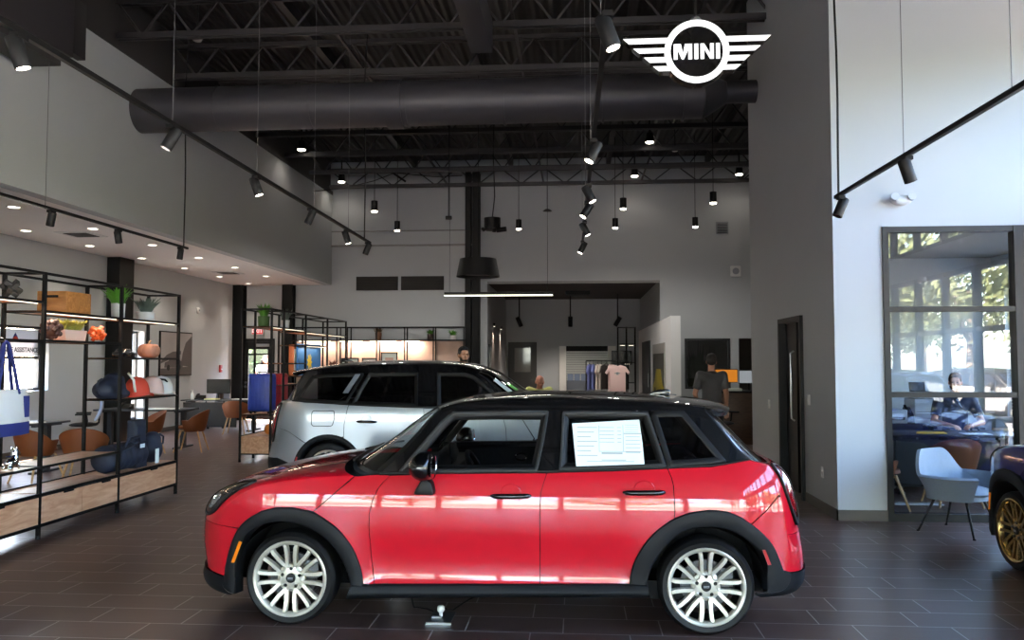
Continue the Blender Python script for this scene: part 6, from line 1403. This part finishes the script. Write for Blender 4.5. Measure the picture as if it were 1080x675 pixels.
t = thing('printer', 'small white printer at the left edge of the office glass', 'printer', (4.48, 12.3, .78)); m = MB(); m.box(-.13, .14, -.18, .18, 0, .19); m.build('housing', PRN, t, bevel=.012); m = MB(); m.box(-.1, .1, -.185, -.178, .05, .09); m.build('paper_slot', DKG, t)
t = thing('desk_phone', 'black phone and papers between the two office printers', 'phone', (4.69, 12.25, .78)); m = MB(); m.prism([(-.08, 0), (.08, 0), (.08, .22), (-.08, .1)], -.06, .06, 'yz'); m.build('phone_base', BLK, t, bevel=.005); m = MB(); m.tube([(-.04, -.05, .14), (-.04, 0, .2), (-.04, .06, .24)], .02, 8); m.build('handset', BLK, t)
on_desk('folder', 'yellow folder lying on the office desk behind the glass', 'folder', MB().prism([(-.2, -.1), (.17, -.12), (.22, .1), (-.1, .13)], 0, .012, 'xy'), mat('yellow_folder', '#d9a92a', .6), (4.45, 11.0, .74)); on_desk('paper_sheets', 'white sheet before the man in the navy polo', 'papers', MB().box(-.16, .16, -.1, .1, 0, .006), PAPER, (4.98, 10.92, .74))
tub_chair('tan office chair left of the light blue chair behind the glass', (3.36, 9.75, 0), R(100), seat=.42, top=.72); tub_chair('tan armchair behind the light blue chair, inside the glazed office', (4.3, 10.05, 0), R(180), seat=.44, top=.80)
t = thing('side_table', 'sunlit pale wooden table by the office window', 'table', (5.86, 11.3, 0)); m = MB(); m.box(-.22, .3, -.6, .6, .71, .74); m.build('table_top', LEGW, t, bevel=.004); m = MB()
for x in (-.18, .25):
    for y in (-.55, .55): q = MB(); q.tube([(x, y, 0), (x, y, .71)], .02, 8); q.build('leg', BLK, t)
t = thing('window_blind', 'pale slatted blind in the office window', 'blind', (6.24, 12.0, .95)); m = MB()
for k in range(22): m.add([(-.02, -.55, k*.045), (.02, -.55, k*.045+.012), (.02, .55, k*.045+.012), (-.02, .55, k*.045)], [(0, 1, 2, 3)])
m.build('slats', WHT, t); m = MB(); m.box(-.03, .03, -.57, .57, 1.0, 1.05); m.build('head_rail', WHT, t)
# ------------------------------------------------------------------ back right counter, service room
t = thing('service_counter', 'brown service counter with monitors beyond the tall right wall', 'counter', (3.5, 17.3, 0)); m = MB(); m.box(-.75, 1.2, -.35, .35, 0, 1.02); m.build('body', wood('brown_counter', '#4a3426', '#5e4431', .5), t, bevel=.004); m = MB(); m.box(-.8, 1.25, -.4, .4, 1.02, 1.06); m.build('counter_top', OB, t, bevel=.004)
monitor('monitor with an orange screen beside the man in dark grey', (3.02, 17.2, 1.06), R(4), .46, .27, lamp_mat('orange_screen', '#e58a25', .75), .16); monitor('monitor with a pale screen at the edge of the tall right wall', (3.47, 17.2, 1.06), R(-4), .40, .27, lamp_mat('pale_screen', '#b8bec4', .55), .14)
on_desk('paper_pile', 'white paper pile on the service counter below the monitors', 'papers', MB().box(-.15, .15, -.1, .1, 0, .05), PAPER, (3.12, 16.98, 1.06)); 
t = task_chair('black office chair behind the service counter', (2.75, 16.3, 0), R(30))
t = potted('tall_houseplant', 'dark leafy houseplant behind the interior window at the back right', (3.45, 24.3, 0), .2, .4, mat('dark_vase'), 160, 1.5, .5, .06, mat('deep_leaves', '#24331d', .6, noise=.3), .9, 55)
task_chair('black chair left of the man in dark grey', (1.75, 15.6, 0), R(150))
# clothes rack
t = thing('clothes_rack', 'black steel clothes rack with garments in the service room', 'clothes rack', (.8, 22.0, 0)); m = MB()
for x in (-.55, .55): q = MB(); q.tube([(x, 0, 0.02), (x, 0, 1.66)], .014, 8); q.build('upright', BLK, t); q = MB(); q.bar((x, -.28, .02), (x, .28, .02), .03); q.build('foot', BLK, t)
m.tube([(-.55, 0, 1.66), (.55, 0, 1.66)], .014, 8); m.build('rail', BLK, t)
def garment(nm, lb, loc, rz, mt, w=.46, h=.66, sleeve=True, marks=None):
    t = thing(nm, lb, 'garment', loc, rz, 'garments on the rack')
    P = [(-.07, .0), (-w*.42, -.05), (-w*.62, -.20), (-w*.52, -.26), (-w*.40, -.17), (-w*.40, -h), (w*.40, -h), (w*.40, -.17), (w*.52, -.26), (w*.62, -.20), (w*.42, -.05), (.07, .0), (.04, -.03), (-.04, -.03)] if sleeve else [(-.05, 0), (-w*.42, -.05), (-w*.40, -h), (w*.40, -h), (w*.42, -.05), (.05, 0), (0, -.03)]
    m = MB(); m.prism(P, -.025, .025); o = m.build('cloth', mt, t, bevel=.012)
    m = MB(); m.tube([(-.18, 0, -.05), (0, 0, .02), (.18, 0, -.05)], .008, 6); m.tube([(0, 0, .02), (0, 0, .05), (.025, 0, .075), (0, 0, .098), (-.02, 0, .085)], .004, 6); m.build('hanger', BLK, t)
    if marks: m = MB(); m.box(-.07, .07, -.029, -.025, -.23, -.21); m.box(-.03, .03, -.029, -.025, -.26, -.19); m.build('chest_print', mat('grey_print'), t)
    return t
LIL = mat('lilac_fabric', '#7f86c4', .8); PNK = mat('soft_pink_fabric', '#f0cbc6', .8); BRN = mat('dark_brown_fabric', '#2d2724', .8); BLKF = mat('black_fabric', '#151518', .85); CRM = mat('cream_fabric', '#d2c3b8', .8)
for i, (x, mt, lb, rz) in enumerate([(-.46, LIL, 'lilac sweatshirt at the left end of the rack', 75), (-.36, LIL, 'second lilac sweatshirt on the rack', 80), (-.24, CRM, 'cream garment on the rack right of the lilac ones', 75), (-.15, CRM, 'pale garment next to the brown hoodie on the rack', 70), (-.02, BRN, 'dark brown hoodie in the middle of the rack', 40), (.10, PNK, 'pale pink garment behind the brown hoodie', 70), (.40, BLKF, 'black garment near the right end of the rack', 60), (.48, BLKF, 'rightmost black garment on the rack', 70)]):
    garment('sweatshirt', lb, (.8+x, 22.0, 1.574), R(rz), mt)
garment('sweatshirt', 'pale pink sweatshirt with a chest print facing the showroom', (1.05, 21.66, 1.56), R(-4), PNK, .52, .68, True, True)
t = thing('garment_bracket', 'short black display arm holding the pink sweatshirt before the rack', 'display arm', (1.05, 22.0, 1.66)); m = MB(); m.tube([(0, 0, 0), (0, -.38, 0), (0, -.40, .03)], .01, 8); m.build('arm', BLK, t)
t = thing('wall_screen', 'black flat screen on the far service room wall right of the shutter', 'screen', (1.62, 30.2, 1.53)); m = MB(); m.box(-.36, .36, -.03, .03, 0, .5); m.build('housing', BLK, t, bevel=.005); m = MB(); m.box(-.34, .34, -.034, -.03, .02, .48); m.build('screen', mat('dark_screen'), t); m = MB(); m.cyl((0, 0, -1.53), (0, 0, .1), .03, n=10); m.build('stand', BLK, t)
t = thing('picture_poster', 'tall framed poster with a yellow car on the white partition', 'poster', (2.13, 21.8, .5)); m = MB(); m.box(-.03, 0, -1.5, 1.5, 0, 1.6); m.build('frame', mat('pale_frame', '#a8a39c', .5), t); m = MB(); m.box(-.035, -.03, -1.44, 1.44, .05, 1.35); m.build('poster_photo', mat('dark_photo', '#2c2a24', .4, noise=.4, nscale=4), t); m = MB(); m.prism([(-1.3, .1), (1.3, .1), (1.35, .5), (.9, .62), (.4, .95), (-.7, .95), (-1.0, .6), (-1.4, .5)], -.042, -.035, 'yz'); m.build('yellow_motif', mat('mustard_paint', '#a59520', .5), t)
m = MB()
for y in (-.75, .75): m.lathe([(0, -.046), (.25, -.046), (.25, -.04)], (0, y, .22), n=20, axis='x')
m.build('dark_motif', SEAL, t)
t = MB().box(2.085, 2.128, 24.3, 26.9, 0.02, 2.25).build('sliding_panel', mat('black_panel', '#1c1b1d', .5), bevel=.005); tag(t, 'black upright panel on the white partition left of the yellow poster', 'panel'); MB().box(2.075, 2.09, 24.5, 24.54, .9, 1.3).build('panel_handle', STEEL, t)
t = thing('wire_shelf', 'thin black frame shelf with small lights at the end of the partition', 'shelf unit', (1.75, 29.3, 0)); m = MB()
for x in (-.3, 0, .3): q = MB(); q.box(x-.015, x+.015, -.015, .015, 0, 2.85); q.box(x-.015, x+.015, .4, .43, 0, 2.85); q.build('post', BLK, t)
for z in (.9, 1.6, 2.25, 2.83): q = MB(); q.box(-.3, .3, 0, .42, z-.015, z+.01); q.build('shelf_board', BLK, t)
for x, z in ((-.15, 2.22), (.15, 2.22), (0, 1.57)): q = MB(); q.box(x-.08, x+.08, -.01, .02, z-.03, z-.015); q.build('led_strip', LED, t)
# service room lights
for x, y, d, lb in ((-1.95, 28.5, (.4, .3, -1), 'left black spotlight hanging in the service room'), (-.2, 28.5, (0, .3, -1), 'middle black spotlight hanging in the service room'), (1.4, 28.5, (-.6, .2, -1), 'right black spotlight hanging in the service room')):
    t = thing('hanging_spotlight', lb, 'spotlight', (x, y, 3.0), 0, 'service room spotlights'); dv = Vector(d).normalized(); m = MB(); m.tube([-dv*.17, dv*.17], .075, 16); m.build('lamp_head', BLK, t); m = MB(); m.cyl((0, 0, 0), (0, 0, .95), .02, n=8); m.build('drop_rod', BLK, t)
    m = MB(); m.cyl(dv*.171, dv*.173, .05, n=14); m.build('lens', mat('dim_lens', '#50483c', .3), t); spot_light(t, tuple(dv*.2), dv.to_track_quat('-Z', 'Y').to_euler(), 95, 110, (1, .88, .78), .06)
for x, lb in ((-1.6, 'dark ceiling vent left in the service room'), (.05, 'dark ceiling vent in the middle of the service room')):
    t = thing('ceiling_vent', lb, 'vent', (x, 27.5, 3.95)); m = MB(); m.box(-.4, .4, -.3, .3, -.12, 0); m.build('frame', DKG, t); m = MB(); [m.box(-.35, .35, -.28+k*.08, -.25+k*.08, -.13, -.12) for k in range(7)]; m.build('louvre', BLK, t)
for y, lb in ((26.2, 'nearer up-lit wall panel left in the service room'), (28.6, 'farther up-lit wall panel left in the service room')):
    t = thing('wall_washer', lb, 'wall light', (-2.60, y, .0)); m = MB(); m.box(-.01, .05, -.1, .1, 2.75, 2.85); m.build('housing', BLK, t); m = MB(); m.box(0, .04, -.08, .08, 2.745, 2.75); m.build('diffuser', LED, t); spot_light(t, (.06, 0, 2.7), (0, 0, 0), 60, 70, (1, .72, .55), .03)
t = thing('wall_screen', 'dark tall display panel on the left service room wall', 'screen', (-2.61, 24.6, 1.3)); m = MB(); m.box(0, .05, -.35, .35, 0, .85); m.build('housing', BLK, t, bevel=.005); m = MB(); m.box(.05, .055, -.32, .32, .03, .82); m.build('screen', mat('dark_screen'), t)
t = thing('workshop_cart', 'grey cart with clear bins before the roller shutter', 'cart', (.2, 30.2, 0)); m = MB(); m.box(-.55, .45, -.25, .25, .15, .95); m.build('cart_body', mat('cart_grey', '#565a63', .4, .3), t, bevel=.01)
for k in range(4): m = MB(); m.box(-.52+.24*k, -.32+.24*k, -.2, .2, .95, 1.2); m.build('bin', mat('bin_blue_grey', '#5c6880', .3), t)
for x in (-.45, .35):
    for y in (-.18, .18): m = MB(); m.cyl((x-.02, y, .07), (x+.02, y, .07), .07, n=14); m.box(x-.03, x+.03, y-.02, y+.02, .1, .16); m.build('castor', BLK, t)
# floor socket under the red car
t = thing('floor_socket', 'open steel floor socket with a white plug under the red car', 'floor socket', (-.87, 5.40, 0)); m = MB(); m.box(-.075, .075, -.12, .12, .0, .006); m.build('cover_plate', mat('dark_steel_plate', '#3c3f45', .3, .7), t)
m = MB(); m.box(-.08, .08, -.135, -.12, 0, .012); m.box(-.06, .0, -.02, .0, .006, .015); m.build('hinge', STEEL, t)
m = MB(); m.cyl((-.01, .03, .006), (-.01, .03, .03), .012, n=12); m.tube([(-.01, .03, .03), (-.01, .03, .04), (-.01, .03, .065), (-.01, .03, .072)], [.014, .024, .024, .016], 16); m.build('plug', WHT, t)
t = thing('power_cord', 'thin black cord running from the floor socket under the red car', 'cord', (-.87, 5.40, 0)); m = MB(); m.tube([(.0, .05, .06), (.02, .09, .03), (.05, .16, .008), (.12, .4, .007), (.3, .8, .007)], .005, 6); m.tube([(-.07, .1, .012), (-.12, .13, .02), (-.22, .2, .008), (-.3, .5, .007)], .005, 6); m.build('cord', SEAL, t)
# ------------------------------------------------------------------ outdoors and daylight
GRASS = mat('lawn', '#72706a', .9, noise=.3, nscale=.6); ASPH = mat('asphalt', '#77787a', .85, noise=.15, nscale=1.5); CONC = mat('pale_concrete', '#a3a19b', .8, noise=.08, nscale=.8)
m = MB(); m.box(-120, 120, -120, 120, -.5, -.22); struct('ground', m, ASPH, 'grey asphalt lot outside the showroom', 'ground')
m = MB(); m.box(XR+.3, XR+5, -14, 14, -.25, -.06); m.box(XL-8, XR+5, YF-5, YF-.3, -.25, -.06); m.box(XL-5, XL-.3, -14, 27, -.25, -.06); m.box(XL-5, -2.9, YB+.25, 30, -.25, -.06); struct('pavement', m, CONC, 'pale concrete walk outside the glazing', 'pavement')
m = MB(); m.box(17.5, 60, -60, 40, -.25, -.14); m.box(-70, 60, -70, -26, -.25, -.14); m.box(-70, -17, -25, 60, -.25, -.14); struct('lawn', m, GRASS, 'green lawn strips beyond the parking lot', 'lawn')
LEAFT = mat('tree_leaves', '#56603f', .7, noise=.45, nscale=1.2); BARK = mat('bark', '#4b3d30', .9)
def tree(lb, loc, h, r, seed):
    rr = random.Random(seed); t = thing('tree', lb, 'tree', loc, 0, 'trees outside the showroom'); m = MB(); m.tube([(0, 0, -.2), (.05, 0, h*.3), (0, .1, h*.6)], [.2, .15, .06], 10)
    for k in range(4): a = rr.uniform(0, 6.3); m.tube([(0, 0, h*.3), (r*.5*cos(a), r*.5*sin(a), h*.62)], [.09, .03], 6)
    m.build('trunk', BARK, t); m = MB()
    for k in range(420):
        d = Vector((rr.gauss(0, 1), rr.gauss(0, 1), rr.gauss(0, 1))).normalized()*rr.uniform(.55, 1); c = Vector((d.x*r, d.y*r, h*.64+d.z*h*.36)); s_ = rr.uniform(.3, .55)
        n = Vector((rr.gauss(0, 1), rr.gauss(0, 1), rr.gauss(0, 1))).normalized(); u = n.orthogonal().normalized()*s_; v = n.cross(u).normalized()*s_
        for q in range(5):
            o = Vector((rr.uniform(-.5, .5), rr.uniform(-.5, .5), rr.uniform(-.4, .4))); e = rr.uniform(.3, .6); m.add([c+o-u*e, c+o-v*e*.5, c+o+u*e, c+o+v*e*.5], [(0, 1, 2, 3)])
    m.build('crown', LEAFT, t)
for i, (x, y, h, r) in enumerate([(11.0, -13.5, 7.5, 2.1), (16.9, -13, 7.5, 2.1), (13.6, -18.8, 8, 2.3), (18.3, -22.5, 9, 2.7), (22.5, -15, 7, 2.4), (20.5, -6, 7, 3), (19.5, 1, 8.5, 3.4), (20.5, 8, 7.5, 2.9), (20, 15, 8, 3.2), (36, -20, 10, 4), (-8, -30, 9, 3.5), (2, -31, 8, 3.4), (10, -31, 9, 3.5), (20, -32, 8, 3.2), (-18, -30, 8.5, 3.3), (-19, 14, 8, 3.2), (-20, 21, 7.5, 3), (-21, 7, 8, 3.2), (-13, 35, 7, 3.0), (-6, 38, 7.5, 3), (25.5, -20, 8, 3.2), (34, -4, 10, 4), (35, 9, 10, 4)]):
    tree('green leafy tree beyond the parking lot', (x, y, -.2), h, r, 100+i)
for lb, src, x, y in (('white parked car outside the side glazing, mirrored in the office glass', red_car, 10.2, -7.5), ('white parked car outside, behind the first one, mirrored in the office glass', silver_car, 13.9, -8.4)):
    c = copy_of(src, lb, (x, y, -.22), R(240)); c['group'] = 'parked cars outside'; repaint(c, {PAINT_RED: WHT, PAINT_SILVER: WHT})
t = thing('hedge', 'added green hedge darkening the view outside the exit door', 'hedge', (-9.3, 26.2, -.2)); m = MB(); rr = random.Random(3)  # hedge added to darken the overbright view through the exit door
for k in range(900):
    c = Vector((rr.uniform(-2.6, 2.6), rr.uniform(-.4, .5), rr.uniform(0, 2.6))); e = rr.uniform(.07, .16); n = Vector((rr.gauss(0, 1), rr.gauss(-.6, 1), rr.gauss(.3, 1))).normalized(); u = n.orthogonal().normalized()*e; v = n.cross(u)
    m.add([c-u, c-v*.5, c+u, c+v*.5], [(0, 1, 2, 3)])
m.build('foliage', mat('hedge_leaves', '#39502a', .7, noise=.5, nscale=3), t); m = MB(); m.box(-2.5, 2.5, -.1, .3, 0, 2.4); m.build('hedge_core', mat('hedge_core', '#1c2616', .9), t)
w = bpy.data.worlds.new('sky'); scn.world = w; w.use_nodes = True; nt = w.node_tree
sk = nt.nodes.new('ShaderNodeTexSky'); sk.sky_type = 'NISHITA'; sk.sun_elevation = R(52); sk.sun_rotation = R(-35); sk.sun_disc = True; sk.sun_intensity = .5; sk.altitude = 50; sk.air_density = 1; sk.dust_density = 2; sk.ozone_density = 1
hs = nt.nodes.new('ShaderNodeHueSaturation'); hs.inputs['Saturation'].default_value = 1.05; hs.inputs['Value'].default_value = 1
nt.links.new(sk.outputs[0], hs.inputs['Color']); nt.links.new(hs.outputs[0], nt.nodes['Background'].inputs[0]); nt.nodes['Background'].inputs[1].default_value = 8.3
w.cycles.sampling_method = 'AUTOMATIC'
vs.exposure = 0.0
